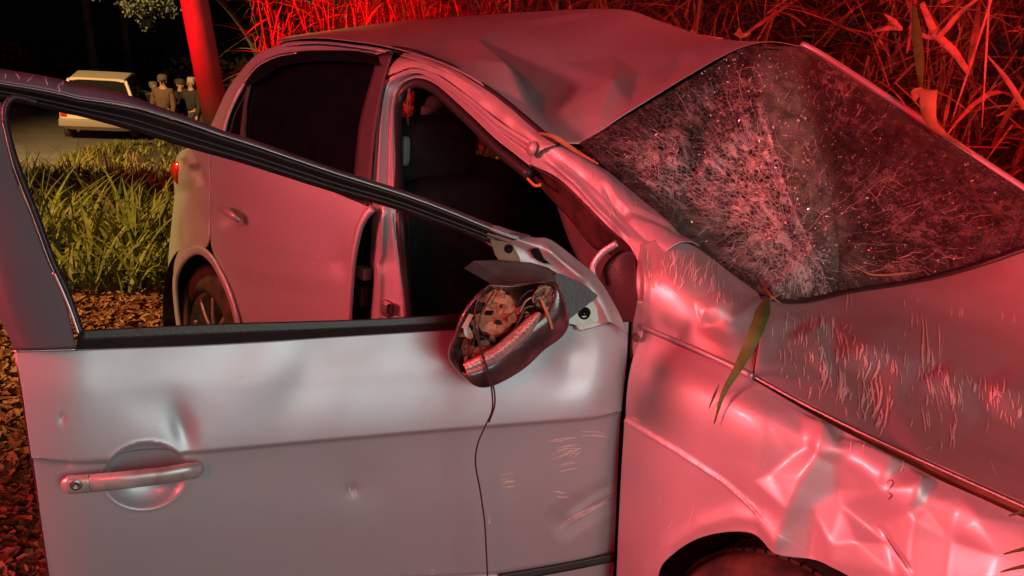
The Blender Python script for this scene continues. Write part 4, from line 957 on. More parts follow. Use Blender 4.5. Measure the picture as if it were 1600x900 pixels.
# ---- handle
ha = [(104, 757), (125, 757), (150, 755), (190, 751), (230, 747), (265, 742), (295, 737), (312, 736)]
hz = [0.020, 0.030, 0.032, 0.034, 0.034, 0.033, 0.028, 0.016]
PAINT3 = nmat('worn_silver_handle', (0.62, 0.62, 0.62), 0.36, 0.45, 0.5, 0.3, 0.15, noise_amt=0.9, nscale=16, dark=(0.24, 0.20, 0.18), rvar=0.1)


def handle_piece(name, i0, i1, w):
    pts = [Q(u, v, o, False) for (u, v), o in zip(ha[i0:i1], hz[i0:i1])]
    return dpar(sweep(name, pts, w, 0.022, DN, PAINT3, None, n=60, k=18, power=2.3, wfun=lambda t: w_end(t, name)))


def w_end(t, name):
    e = 1.0
    if name == 'door_handle': e = min(1.0, max(0.02, (1 - t) / 0.07)) ** 0.5; e *= 1 - 0.08 * t
    else: e = min(1.0, max(0.03, t / 0.30)) ** 0.5
    return e


cap = dpar(sweep('lock_cover', [Q(95, 757, 0.016, False), Q(104, 757, 0.020, False), Q(120, 757, 0.024, False), Q(141, 755, 0.026, False)], 0.034, 0.022, DN, PAINT3, None, n=30, k=18, power=2.3, wfun=lambda t: w_end(t, 'lock')))
dpar(sweep('door_handle', [Q(u, v, o, False) for (u, v), o in zip([(143, 755), (165, 753), (195, 750), (230, 746), (262, 742), (290, 737), (306, 735), (319, 733)], [.026, .032, .036, .037, .036, .032, .026, .020])], 0.0335, 0.022, DN, PAINT3, None, n=70, k=18, power=2.3, wfun=lambda t: w_end(t, 'door_handle')))
dpar(lathe('keyhole', [(0.0005, 0.0), (0.0035, 0.0), (0.004, 0.0018), (0.0078, 0.002), (0.009, 0.0005), (0.0095, 0.001), (0.0105, 0.0)], Q(119, 758, 0.0365, False), DN, CHROME, None, n=28))
# lower rub strip
ru = [(780, 903), (830, 895), (900, 882), (964, 869)]
dpar(patch('rub_strip', [[Q(u, v - 5, 0.006, False) for u, v in ru], [Q(u, v + 8, 0.010, False) for u, v in ru]], 30, 5, BLACK, None, None, 0.006, label='loose dark rub strip at the foot of the door'))

# ---- scratches and smears that lie on the panels
vs, fs = [], []


def marks(panel, lst, w0):
    for pts, k in lst:
        for _ in range(k):
            dx, dy = random.gauss(0, 4) if k > 1 else 0, random.gauss(0, 4) if k > 1 else 0
            stroke(vs, fs, panel, [(a + dx + random.uniform(-1, 1), b + dy + random.uniform(-1, 1)) for a, b in pts], w0 * random.uniform(0.6, 1.5), 0.0016, n=7)


H = []
def sc(u, v, L, a=80, c=0.25, k=1):      # a short curved scrape starting at u,v
    a = math.radians(a); pts = [(u, v)]
    for q in range(3): a += c * random.uniform(0.5, 1.2) / 2; pts.append((pts[-1][0] + math.cos(a) * L / 3, pts[-1][1] + math.sin(a) * L / 3))
    return (pts, k)


hood_marks = [sc(1440, 492, 70, 80, .2), sc(1446, 500, 72, 78, .2), sc(1466, 508, 52, 80, .2), sc(1472, 525, 40, 82), sc(1424, 490, 22, 75), sc(1432, 494, 16, 75), sc(1413, 468, 12, 80), sc(1434, 464, 10, 80), sc(1486, 476, 22, 85, .1), sc(1499, 478, 20, 85, .1), sc(1503, 480, 16, 88, .1), sc(1566, 488, 12, 85), sc(1584, 492, 12, 85), sc(1318, 455, 26, 88, .1), sc(1324, 456, 30, 88, .1), sc(1330, 455, 24, 88, .1),
              sc(1225, 548, 24, 80), sc(1236, 546, 18, 80), sc(1310, 574, 44, 75, .3), sc(1318, 576, 40, 72, .35), sc(1308, 588, 46, 80, .3), sc(1296, 560, 26, 75), sc(1288, 572, 36, 80, .3), sc(1284, 564, 24, 60), sc(1340, 606, 44, 75, .3), sc(1352, 604, 54, 72, .4), sc(1362, 610, 46, 75, .3), sc(1386, 618, 52, 75, .4), sc(1378, 640, 34, 80, .4), sc(1372, 600, 30, 80), sc(1362, 565, 28, 100, .3), sc(1372, 562, 26, 85), sc(1366, 540, 20, 80),
              sc(1440, 638, 40, 75, .2), sc(1448, 640, 36, 75, .2), sc(1484, 664, 40, 75, .3), sc(1490, 668, 36, 80, .3), sc(1424, 655, 14, 85), sc(1466, 600, 46, 68, .1), sc(1458, 604, 40, 70, .1), sc(1500, 610, 26, 80), sc(1530, 600, 24, 85), sc(1552, 612, 18, 20), sc(1548, 722, 24, 60, .2), sc(1470, 690, 18, 80), sc(1456, 700, 12, 150), sc(1510, 590, 16, 60), sc(1246, 520, 14, 70), sc(1240, 500, 16, 75), sc(1256, 505, 18, 80), sc(1275, 512, 20, 75), sc(1290, 505, 22, 78), sc(1300, 512, 18, 80), sc(1270, 500, 22, 78), sc(1316, 520, 14, 50), sc(1306, 540, 24, 80), sc(1328, 506, 10, 70)]
for _ in range(60):
    t = random.random(); hood_marks.append(sc(1235 + 360 * t + random.gauss(0, 20), 510 + 130 * t + random.gauss(0, 26), random.uniform(6, 26), 78 + random.gauss(0, 8), .2))
for _ in range(50):
    hood_marks.append(sc(random.uniform(1200, 1420), random.uniform(530, 660), random.uniform(5, 22), 75 + random.gauss(0, 10), .25))
broad = [sc(1366, 608, 34, 95, .3), sc(1372, 602, 40, 78, .5), sc(1380, 612, 46, 74, .6), sc(1360, 596, 30, 70, .3), sc(1314, 578, 40, 78, .3), sc(1286, 560, 30, 70, .3), sc(1294, 566, 46, 76, .45), sc(1310, 576, 46, 84, .1), sc(1442, 530, 44, 84, .05), sc(1450, 538, 36, 84, .1), sc(1352, 556, 16, 80), sc(1366, 560, 34, 88, .5), sc(1392, 568, 14, 90), sc(1276, 494, 22, 88, .1), sc(1286, 494, 24, 86, .1), sc(1298, 498, 18, 80), sc(1308, 520, 22, 70), sc(1234, 500, 14, 10), sc(1326, 508, 10, 110),
         sc(1484, 600, 30, 80, .1), sc(1500, 604, 20, 80, .1), sc(1454, 592, 34, 74, .1), sc(1488, 664, 20, 82), sc(1377, 660, 18, 95), sc(1552, 616, 16, 15), sc(1262, 546, 18, 80), sc(1250, 520, 22, 80), sc(1343, 614, 24, 80), sc(1318, 600, 30, 95)]
marks(hood, hood_marks, 0.0022)
marks(hood, [(p, 2) for p, k in broad], 0.0034)
marks(hood, [sc(1200 + 400 * t + random.gauss(0, 14), 498 + 130 * t + random.gauss(0, 12), random.uniform(8, 26), 80 + random.gauss(0, 6), .2) for t in [random.random() for _ in range(60)]], 0.0026)
cm = [sc(random.uniform(1010, 1130), random.uniform(388, 440), random.uniform(8, 26), 85 + random.gauss(0, 14), .2) for _ in range(90)] + [sc(random.uniform(1120, 1170), random.uniform(430, 470), random.uniform(6, 16), 80, .2) for _ in range(20)]
marks(cowl, cm, 0.0016)
fm_ = [sc(1126, 545, 14, 60, .1), sc(1132, 552, 14, 60, .1), sc(1066, 612, 9, 70), sc(985, 650, 18, 15), sc(988, 654, 14, 0), sc(1120, 742, 20, 50, .1), sc(1156, 768, 18, 40, .1), sc(1086, 788, 30, 100, .1), sc(1080, 812, 26, 115, .1), sc(1052, 810, 16, 100), sc(1040, 845, 16, 95), sc(1195, 720, 8, 80), sc(1466, 808, 14, 15, .2), sc(1330, 688, 22, 85), sc(1350, 690, 18, 85), sc(1410, 720, 20, 85), sc(1400, 650, 14, 85)]
marks(fender, fm_, 0.0013)
dm = [sc(862, 690, 34, -5, -.1), sc(866, 700, 40, -25, .3), sc(860, 712, 46, -28, .3), sc(872, 716, 36, -30, .2), sc(868, 728, 30, -25), sc(905, 680, 40, -12), sc(888, 720, 18, -50), sc(780, 750, 24, -20, .2), sc(784, 757, 20, -15, .2), sc(870, 776, 20, -10), sc(878, 818, 40, -35, .1), sc(890, 814, 46, -35, .1), sc(905, 806, 50, -35, .1), sc(925, 795, 40, -38, .1), sc(545, 762, 12, 60), sc(550, 764, 12, 80), sc(672, 890, 6, 0), sc(765, 812, 8, 100), sc(94, 652, 14, 100), sc(99, 650, 14, 95), sc(680, 545, 14, 55), sc(695, 578, 14, -20)]
marks(skin, [sc(random.uniform(60, 960), random.uniform(560, 880), random.uniform(1.5, 5), random.uniform(0, 180), .5) for _ in range(60)], 0.0009)
marks(fender, [sc(random.uniform(980, 1580), random.uniform(560, 880), random.uniform(1.5, 7), random.uniform(0, 180), .5) for _ in range(70)], 0.0010)
marks(skin, dm, 0.0016)
marks(skin, [(p, 2) for p, k in dm[:18]], 0.0022)
rd = [sc(random.uniform(400, 545), random.uniform(300, 470), random.uniform(3, 8), random.uniform(0, 180), .8) for _ in range(34)] + [sc(532 + random.gauss(0, 6), 400 + random.gauss(0, 22), 10, 100, .5) for _ in range(12)] + [sc(random.uniform(335, 380), random.uniform(390, 460), 5, 60, .8) for _ in range(10)]
marks(rdoor, rd, 0.0022)
rf = [sc(random.uniform(700, 790), random.uniform(84, 110), random.uniform(6, 20), -10, .2) for _ in range(12)] + [sc(865, 140, 5, 20)]
marks(roof, rf, 0.0022)
ap = [sc(random.uniform(850, 1080), random.uniform(230, 380), random.uniform(6, 22), 40 + random.gauss(0, 20), .2) for _ in range(50)]
marks(apil, ap, 0.0012)
rl_ = [sc(random.uniform(5, 100), random.uniform(112, 140), random.uniform(5, 14), random.uniform(20, 110), .5) for _ in range(16)]
marks(rail, rl_, 0.0012)
link('scratch_marks', mesh('scratch_marks', vs, fs), SCR, car, smooth=False, kind='stuff')
vs, fs = [], []
for pts in [[(1386, 756), (1390, 750), (1396, 753), (1392, 762), (1386, 768)], [(1388, 768), (1394, 774), (1388, 780)], [(1372, 820), (1396, 856), (1424, 897)]]:
    stroke(vs, fs, fender, pts, 0.0018, 0.0018, n=10)
link('black_scuff', mesh('black_scuff', vs, fs), BLACK, car, smooth=False, kind='stuff')

for o in DOORPARTS:
    o.parent = door; o.matrix_parent_inverse = Matrix.Translation((-HX, 0, -0.6))

# ================================================================== PLANT DEBRIS ON THE CAR
def leafmat(name, c, c2): return nmat(name, c, 0.6, 0, 0.3, noise_amt=0.8, nscale=25, dark=c2, bump=0.2, bscale=120)


LG = leafmat('green_blade', (0.075, 0.17, 0.03), (0.05, 0.10, 0.02)); LDRY = leafmat('dry_blade', (0.30, 0.17, 0.07), (0.14, 0.09, 0.035)); LST = leafmat('straw', (0.36, 0.22, 0.11), (0.16, 0.11, 0.05))


def blade(name, pts, wid, mat, label, cat, side=None):
    A = cr(pts, 24); T = np.gradient(A, axis=0); vs, fs = [], []
    for i in range(24):
        t = T[i] / (np.linalg.norm(T[i]) + 1e-9); toc = CAM - A[i]; toc /= np.linalg.norm(toc); s = np.cross(t, toc); s /= np.linalg.norm(s)
        ww = np.interp(i / 23, np.linspace(0, 1, len(wid)), wid); up = np.cross(s, t)
        vs += [A[i] - s * ww / 2, A[i] - up * ww * 0.12, A[i] + s * ww / 2]
    for i in range(23):
        a = 3 * i; fs += [(a, a + 1, a + 4, a + 3), (a + 1, a + 2, a + 5, a + 4)]
    o = link(name, mesh(name, vs, fs), mat, None); md = o.modifiers.new('t', 'SOLIDIFY'); md.thickness = 0.0008
    return tag(o, label, cat)


blade('grass_leaf', [P(*p) for p in [(1200, 462, 0.26), (1192, 488, 0.10), (1176, 530, 0.03), (1150, 580, 0.015), (1130, 615, -0.02), (1116, 662, -0.03)]], [0.004, 0.016, 0.028, 0.024, 0.012, 0.002], LG, 'long olive grass leaf hanging from the windshield corner over the fender', 'leaf')
blade('grass_leaf', [P(*p) for p in [(1124, 600, -0.015), (1115, 620, -0.018), (1107, 640, -0.02)]], [0.001, 0.005, 0.001], LG, 'tiny dark grass sliver beside the long olive leaf on the fender', 'leaf')
blade('straw_stem', [P(*p) for p in [(1190, 440, 0.33), (1204, 462, 0.28), (1220, 474, 0.30)]], [0.003, 0.006, 0.002], LST, 'short straw piece poking up at the lower windshield corner', 'straw')
blade('straw_stem', [P(*p) for p in [(1188, 474, 0.22), (1206, 466, 0.28), (1232, 452, 0.38)]], [0.002, 0.005, 0.002], LST, 'straw piece lying across the windshield corner pointing right', 'straw')
blade('dry_leaf', [P(*p) for p in [(1452, 140, 1.36), (1450, 165, 1.35), (1455, 190, 1.345), (1470, 206, 1.35), (1500, 226, 1.35), (1520, 242, 1.35)]], [0.045, 0.045, 0.03, 0.014, 0.010, 0.003], LDRY, 'orange dry leaf draped over the far windshield pillar', 'leaf')
blade('dry_leaf', [P(*p) for p in [(1441, 138, 1.40), (1432, 146, 1.40), (1428, 158, 1.40)]], [0.010, 0.034, 0.006], LDRY, 'small curled brown leaf left of the orange leaf on the far pillar', 'leaf')
for lab, pts in (('dry cane tuft lying on the far roof edge, its orange curled tip raised', [(1150, 48, 1.42), (1160, 56, 1.40), (1172, 52, 1.40)]), ('pale straw lying along the roof edge left of the orange tuft', [(1076, 50, 1.40), (1088, 58, 1.39), (1130, 60, 1.39)])):
    blade('dry_leaf', [P(*p) for p in pts], [0.03, 0.02, 0.004], LDRY, lab, 'leaf')
blade('straw_stem', [P(*p) for p in [(842, 208, 0.16), (866, 214, 0.17), (900, 236, 0.19), (935, 256, 0.19)]], [0.005, 0.012, 0.008, 0.002], LST, 'yellow straw strip caught along the kinked windshield pillar', 'straw')
blade('straw_stem', [P(*p) for p in [(1340, 420, 0.78), (1370, 430, 0.85), (1440, 424, 0.98)]], [0.002, 0.006, 0.001], LST, 'thin straw lying on the shattered glass near the hood', 'straw')
for i, (u, v, a) in enumerate([(1590, 860, -10), (1585, 888, -12), (1598, 800, -5)]):
    blade('dry_leaf', [P(u - 22, v + 6, -0.02), P(u, v, -0.04), P(u + 40, v - 8, -0.06)], [0.002, 0.005, 0.008], LG, ['dark grass tip poking in from the right over the fender', 'green grass tuft end at the lower right corner of the fender', 'short dark stem end above the grass tips at the right edge'][i], 'leaf')

# ================================================================== GROUND
def gz(x, y):
    r = math.hypot(x - 0.5, y + 1.0); b = -0.105 * max(0.0, r - 4.5)
    b = max(b, -1.75)
    return b + 0.03 * math.sin(x * 1.7) * math.cos(y * 2.1) * min(1, max(0, 6 - r) / 3)


def ground_mat():
    m = bpy.data.materials.new('leafy_soil'); m.use_nodes = True; nt = m.node_tree; b = nt.nodes['Principled BSDF']; N = nt.nodes.new; K = nt.links.new; tc = N('ShaderNodeTexCoord')
    n = N('ShaderNodeTexNoise'); n.inputs['Scale'].default_value = 9; n.inputs['Detail'].default_value = 10; n.inputs['Roughness'].default_value = 0.7; K(tc.outputs['Object'], n.inputs['Vector'])
    c = N('ShaderNodeValToRGB'); c.color_ramp.elements[0].position = 0.35; c.color_ramp.elements[0].color = (0.022, 0.014, 0.008, 1); c.color_ramp.elements[1].position = 0.7; c.color_ramp.elements[1].color = (0.11, 0.07, 0.035, 1)
    K(n.outputs[0], c.inputs[0]); K(c.outputs[0], b.inputs['Base Color']); b.inputs['Roughness'].default_value = 0.95
    bp = N('ShaderNodeBump'); bp.inputs['Distance'].default_value = 0.03; K(n.outputs[0], bp.inputs['Height']); K(bp.outputs[0], b.inputs['Normal']); return m


xs = np.concatenate([np.linspace(-300, -30, 12), np.linspace(-28, 8, 110), np.linspace(10, 200, 10)]); ys = np.concatenate([np.linspace(-200, -12, 10), np.linspace(-10, 14, 80), np.linspace(16, 300, 12)])
vs = [(x, y, gz(x, y)) for y in ys for x in xs]; nx = len(xs)
fs = [(j * nx + i, j * nx + i + 1, (j + 1) * nx + i + 1, (j + 1) * nx + i) for j in range(len(ys) - 1) for i in range(nx - 1)]
g = link('ground', mesh('ground', vs, fs), ground_mat(), None, kind='structure')


def gh(u, v):                          # photo pixel -> point on the ground
    d = ray(u, v); t = 0.5
    while t < 120:
        p = CAM + d * t
        if p[2] < gz(p[0], p[1]): return p
        t += 0.02 + t * 0.002
    return CAM + d * 120


# road running off to the left behind the car
edge_n = [gh(*p) for p in [(-120, 345), (-40, 315), (45, 287), (110, 262), (150, 238), (205, 227), (270, 221), (330, 216)]]
far = [gh(*p) for p in [(-500, 330), (-380, 240), (-260, 195), (-120, 176), (20, 171), (150, 170), (250, 170), (340, 170)]]
vs, fs = [], []; nn = 40
en = cr(edge_n, nn); fa = cr(far, nn)
for i in range(nn):
    for k in range(14):
        q = en[i] * (1 - (k / 13) ** 2) + fa[i] * (k / 13) ** 2; vs.append((q[0], q[1], gz(q[0], q[1]) + 0.025))
for i in range(nn - 1):
    for k in range(13): a = i * 14 + k; fs.append((a, a + 1, a + 15, a + 14))
link('road', mesh('road', vs, fs), nmat('worn_asphalt', (0.15, 0.135, 0.11), 0.85, noise_amt=0.7, nscale=1.6, dark=(0.09, 0.08, 0.065), bump=0.5, bscale=40), None, kind='structure')

# grass at the verge, seen through the open window
def tuft(vs, fs, p, n, h, spread, wd):
    for _ in range(n):
        a = random.uniform(0, 2 * math.pi); l = h * random.uniform(0.5, 1.25); lean = random.uniform(0.1, 1.0) * spread; c = np.array([p[0] + random.gauss(0, 0.03), p[1] + random.gauss(0, 0.03), p[2]])
        dr = np.array([math.cos(a), math.sin(a), 0]); pts = []
        drp = random.uniform(0.2, 1.0)
        for k in range(6):
            t = k / 5; pts.append(c + dr * (lean * l * t ** 1.5) + np.array([0, 0, l * (t - drp * 0.55 * t ** 2.6)]))
        s = np.array([-dr[1], dr[0], 0]); ribbon(vs, fs, pts, [wd * x * 1.9 for x in (0.6, 1, 1, 0.8, 0.5, 0.1)], s)


GR1 = leafmat('verge_grass', (0.21, 0.19, 0.030), (0.055, 0.070, 0.016)); GR2 = leafmat('straw_grass', (0.26, 0.19, 0.07), (0.12, 0.085, 0.03))
vs, fs = [], []; vs2, fs2 = [], []
for _ in range(560):
    u, v = random.uniform(20, 300), random.uniform(232, 470) ** 1.0
    if v < 288 - (u - 45) * 0.45 + 6 and u < 180: continue
    p = gh(u, v); dist = np.linalg.norm(p - CAM); k = 0.52 if v > 330 else 0.2
    if v > 330 and random.random() < 0.15: continue
    if v > 440: k *= 0.6
    if random.random() < 0.25: tuft(vs2, fs2, p, 3, k * 1.5, 0.8, 0.0035)
    if random.random() < 0.75: tuft(vs, fs, p, 7, k * random.uniform(0.5, 1.2), 0.9, 0.008 + 0.0008 * dist)
    else: tuft(vs2, fs2, p, 7, k * random.uniform(0.6, 1.3), 1.0, 0.009)
for _ in range(260):
    q = en[random.randrange(nn)] + rng.normal(size=3) * 0.15; tuft(vs, fs, np.array([q[0], q[1], gz(q[0], q[1])]), 8, 0.16, 0.9, 0.008)
for _ in range(700):                    # beyond the road edge, behind the car and off frame
    p = np.array([random.uniform(-12, -3), random.uniform(0.2, 6.0), 0]); p[2] = gz(p[0], p[1]); tuft(vs, fs, p, 8, 0.3, 0.8, 0.010)
o = link('verge_grass', mesh('verge_grass', vs, fs), GR1, None, smooth=False); tag(o, 'yellow green grass growing on the verge behind the car', 'grass'); o['kind'] = 'stuff'
o = link('dry_grass', mesh('dry_grass', vs2, fs2), GR2, None, smooth=False); tag(o, 'straw coloured dry blades mixed into the verge grass', 'grass'); o['kind'] = 'stuff'
# leaf litter
LIT = [leafmat('litter_rust', (0.26, 0.060, 0.025), (0.08, 0.025, 0.012)), leafmat('litter_tan', (0.30, 0.105, 0.05), (0.10, 0.05, 0.028))]
for li, mt in enumerate(LIT):
    vs, fs = [], []
    for _ in range(5200):
        if random.random() < 0.62: u, v = random.uniform(-60, 110), random.uniform(480, 940)
        else: u, v = random.uniform(110, 300), random.uniform(440, 560)
        p = gh(u, v); s = random.uniform(0.008, 0.022) * (1.0 if v > 500 else 1.0); a = random.uniform(0, 6.3); t1, t2 = random.uniform(-0.7, 0.7), random.uniform(-0.7, 0.7)
        ax = np.array([math.cos(a), math.sin(a), t1]) * s * 1.5; bx = np.array([-math.sin(a), math.cos(a), t2]) * s * 0.7; c = p + np.array([0, 0, random.uniform(0.004, 0.035)]); b0 = len(vs)
        up = np.array([0, 0, s * random.uniform(0.1, 0.5)])
        vs += [c - ax, c - ax * 0.3 - bx + up, c + ax * 0.5 - bx * 0.8 + up, c + ax, c + ax * 0.5 + bx * 0.8 + up, c - ax * 0.3 + bx + up, c]
        fs += [(b0, b0 + 1, b0 + 6), (b0 + 1, b0 + 2, b0 + 6), (b0 + 2, b0 + 3, b0 + 6), (b0 + 3, b0 + 4, b0 + 6), (b0 + 4, b0 + 5, b0 + 6), (b0 + 5, b0, b0 + 6)]
    o = link('leaf_litter', mesh('leaf_litter', vs, fs), mt, None, smooth=False); tag(o, ['rust coloured fallen leaves on the soil beside the open door', 'tan fallen leaves on the soil beside the open door'][li], 'leaves'); o['kind'] = 'stuff'
# scraps in the grass
def scrap(u, v, s, mat, label, lift=0.15):
    p = gh(u, v + 20); c = CAM + (p - CAM) * 0.97; bm = bmesh.new(); bmesh.ops.create_icosphere(bm, subdivisions=2, radius=s)
    for q in bm.verts: q.co = q.co * (0.7 + 0.6 * noise.noise(q.co * 60 + Vector((u, v, 0)))); q.co.z *= 0.8
    me = bpy.data.meshes.new('scrap'); bm.to_mesh(me); bm.free(); o = link('crumpled_scrap', me, mat, None, smooth=False); o.location = tuple(c); tag(o, label, 'litter')


WH = nmat('pale_scrap', (0.45, 0.42, 0.36), 0.8); PK = nmat('pink_scrap', (0.55, 0.20, 0.20), 0.6)
scrap(112, 335, 0.035, WH, 'whitish crumpled scrap in the grass left of the tail light'); scrap(74, 343, 0.045, PK, 'pink crumpled scrap by the black window seal'); scrap(236, 295, 0.05, WH, 'pale scrap in the grass nearest the tail light')

# ================================================================== CANE THICKET BEHIND THE CAR
CANE = leafmat('cane_leaf', (0.26, 0.17, 0.085), (0.10, 0.085, 0.04)); CANE2 = leafmat('dry_cane_leaf', (0.46, 0.23, 0.14), (0.20, 0.10, 0.06))


XL = P(400, 60, 4.0)                   # where the thicket ends beside the road


def in_thicket(x, y): return (x - CAM[0]) * (XL[1] - CAM[1]) - (y - CAM[1]) * (XL[0] - CAM[0]) > 0.0


def cane_cloud(n, x0, x1, y0, y1, z0, z1, lmin, lmax, wd, vs, fs, droop=0.8, up=0.5):
    for _ in range(n):
        x, y = random.uniform(x0, x1), random.uniform(y0, y1)
        if not in_thicket(x, y): continue
        z = gz(x, y) + random.uniform(z0, z1); c = np.array([x, y, z]); a = random.uniform(0, 6.28); l = random.uniform(lmin, lmax)
        dr = np.array([math.cos(a), math.sin(a), 0]); e = random.gauss(up, 0.5); dp = random.uniform(0.1, 1.0) * droop; pts = []
        for k in range(6):
            t = k / 5; pts.append(c + dr * l * t * math.cos(e) + np.array([0, 0, l * (t * math.sin(e) - dp * t * t)]))
        if random.random() < 0.2:       # snapped leaf
            k0 = random.randint(2, 4)
            for k in range(k0, 6): pts[k] = pts[k0 - 1] + (pts[k] - pts[k0 - 1]) * 0.6 + np.array([0, 0, -l * 0.14 * (k - k0 + 1)])
        s = np.array([-dr[1], dr[0], random.uniform(-0.8, 0.8)]); s /= np.linalg.norm(s); w_ = wd * (random.uniform(0.4, 1.3) if random.random() < 0.85 else random.uniform(1.5, 2.3))
        ribbon(vs, fs, pts, [w_ * q for q in (0.6, 1, 0.95, 0.7, 0.4, 0.05)], s)


vs, fs = [], []
cane_cloud(15000, -11, 1.6, 3.0, 6.5, 0.5, 3.0, 0.25, 0.8, 0.015, vs, fs, 0.55)
cane_cloud(9000, -4.5, 1.8, 2.8, 4.4, 0.2, 2.4, 0.2, 0.65, 0.013, vs, fs, 0.55)
for _ in range(500):                   # upright stalks
    x, y = random.uniform(-11, 1.8), random.uniform(3.0, 6.5)
    if not in_thicket(x - 0.4, y): continue
    h = random.uniform(1.6, 3.2); b = np.array([x, y, gz(x, y)]); ln = np.array([random.gauss(0, 0.25), random.gauss(0, 0.2), 1]); s = np.array([1, 0.2, 0]); s2 = np.array([-0.2, 1, 0])
    pts = [b + ln * h * k / 5 for k in range(6)]; ribbon(vs, fs, pts, [0.022] * 6, s); ribbon(vs, fs, pts, [0.022] * 6, s2)
o = link('cane_thicket', mesh('cane_thicket', vs, fs), CANE, None, smooth=False); tag(o, 'dense tall cane thicket behind the crushed roof, lit red', 'cane'); o['kind'] = 'stuff'
vs, fs = [], []
cane_cloud(5000, -9, 1.6, 2.7, 4.6, 0.7, 2.9, 0.2, 0.75, 0.013, vs, fs, 0.4, 0.3)
cane_cloud(500, -1.5, 1.6, 2.3, 3.2, 0.2, 2.2, 0.3, 0.8, 0.016, vs, fs, 0.6, 0.8)
o = link('dry_cane_leaves', mesh('dry_cane_leaves', vs, fs), CANE2, None, smooth=False); tag(o, 'dry broken cane leaves hanging at the front of the thicket', 'cane'); o['kind'] = 'stuff'
# single leaves that stand out against the thicket
for lab, pts, wd, mt in (
        ('long hanging leaf touching the far pillar, olive and narrow', [(1428, 6, 2.0), (1432, 50, 1.9), (1437, 100, 1.8), (1440, 150, 1.7)], [0.01, 0.035, 0.03, 0.004], LG),
        ('thick bent red cane leaf rising to the right above the far pillar', [(1418, 44, 2.4), (1462, 58, 2.4), (1500, 20, 2.4), (1530, -4, 2.4)], [0.012, 0.02, 0.02, 0.01], CANE2),
        ('stout snapped cane stem slanting down right below the fan of leaves', [(1440, 4, 2.4), (1462, 52, 2.4), (1490, 80, 2.4), (1512, 112, 2.4)], [0.02, 0.03, 0.03, 0.02], CANE2),
        ('flat red cane leaf pointing left, middle of the fan', [(1410, 46, 2.35), (1390, 44, 2.35), (1366, 50, 2.35)], [0.01, 0.02, 0.002], CANE2),
        ('short red cane leaf pointing up left, top of the fan', [(1408, 44, 2.35), (1394, 32, 2.35), (1382, 22, 2.35)], [0.012, 0.024, 0.004], CANE2),
        ('straight thin cane stem crossing the dark gap at the right', [(1550, -4, 2.2), (1520, 90, 2.2), (1486, 192, 2.2)], [0.008, 0.009, 0.004], CANE2),
        ('upright thin cane stem to the right of the crossing stem', [(1546, -4, 2.1), (1540, 100, 2.1), (1534, 200, 2.1)], [0.006, 0.007, 0.003], CANE2),
        ('brown leaf leaning down to the right edge of the thicket', [(1542, 86, 2.2), (1570, 120, 2.2), (1602, 170, 2.2)], [0.004, 0.018, 0.02], LST)):
    blade('cane_leaf', [P(*p) for p in pts], wd, mt, lab, 'leaf')

# ================================================================== POLE, TREES, PARKED CAR, PEOPLE
d0 = 7.5
pb = D(352, 262, d0); pt = D(296, -40, d0 * 0.93)
dirp = pt - pb; pb2 = pb - dirp * 0.9
pole = sweep('utility_pole', [pb2, pb, pt, pt + dirp * 3.0], 0.20, 0.20, (0.3, -1, 0), nmat('pole_concrete', (0.13, 0.11, 0.10), 0.8, noise_amt=0.8, nscale=4, dark=(0.08, 0.07, 0.06), bump=0.6, bscale=30), None, n=40, k=20, power=2)
tag(pole, 'leaning utility pole lit bright red behind the car', 'pole')

BARK = nmat('dark_bark', (0.22, 0.15, 0.11), 0.9, noise_amt=0.7, nscale=6, bump=0.8, bscale=20)
FOL = leafmat('dim_foliage', (0.08, 0.10, 0.035), (0.03, 0.04, 0.015))


def tree(ub, vb, dist, h, r0, crown, label, lean=(0, 0)):
    b = D(ub, vb, dist); z = gz(b[0], b[1]); b = np.array([b[0], b[1], z]); t = thing('tree', label, 'tree', tuple(b), 'trees beyond the road')
    L = np.array([lean[0], lean[1], 1.0]) * h
    sweep('trunk', [(0, 0, -0.1), tuple(L * 0.35 + np.array([0.05, 0, 0])), tuple(L * 0.7), tuple(L)], r0 * 2, r0 * 2, (0.3, -1, 0), BARK, t, n=24, k=10, power=2, wfun=lambda s: 1 - 0.6 * s)
    vs, fs = [], []
    for q in range(crown):
        a = random.uniform(0, 6.28); rr = random.uniform(0.1, 1) ** 0.6 * h * 0.3; c0 = L * random.uniform(0.72, 1.12) + np.array([math.cos(a) * rr, math.sin(a) * rr, 0])
        for _ in range(26):
            c = c0 + rng.normal(size=3) * 0.28; u_ = rng.normal(size=3); u_ /= np.linalg.norm(u_); s = np.cross(u_, rng.normal(size=3)); s /= np.linalg.norm(s); k = 0.10
            b0 = len(vs); vs += [c - u_ * k, c + s * k * 0.5, c + u_ * k, c - s * k * 0.5]; fs.append((b0, b0 + 1, b0 + 2, b0 + 3))
    link('crown', mesh('crown', vs, fs), FOL, t, smooth=False)
    for k in range(4):
        a = 1.6 * k; link_l = sweep('limb', [tuple(L * (0.62 + 0.07 * k)), tuple(L * (0.75 + 0.07 * k) + np.array([math.cos(a), math.sin(a), 0]) * h * 0.12), tuple(L * (0.9 + 0.05 * k) + np.array([math.cos(a), math.sin(a), 0]) * h * 0.22)], r0 * 0.7, r0 * 0.7, (0.3, -1, 0.1), BARK, t, n=10, k=6, power=2)
    return t


tree(152, 130, 27, 8.5, 0.13, 60, 'thin tall dark tree, left one of the pair behind the parked car', (-0.03, -0.08))
tree(205, 130, 28, 8.0, 0.12, 60, 'thin dark tree, right one of the pair behind the parked car', (-0.02, -0.07))
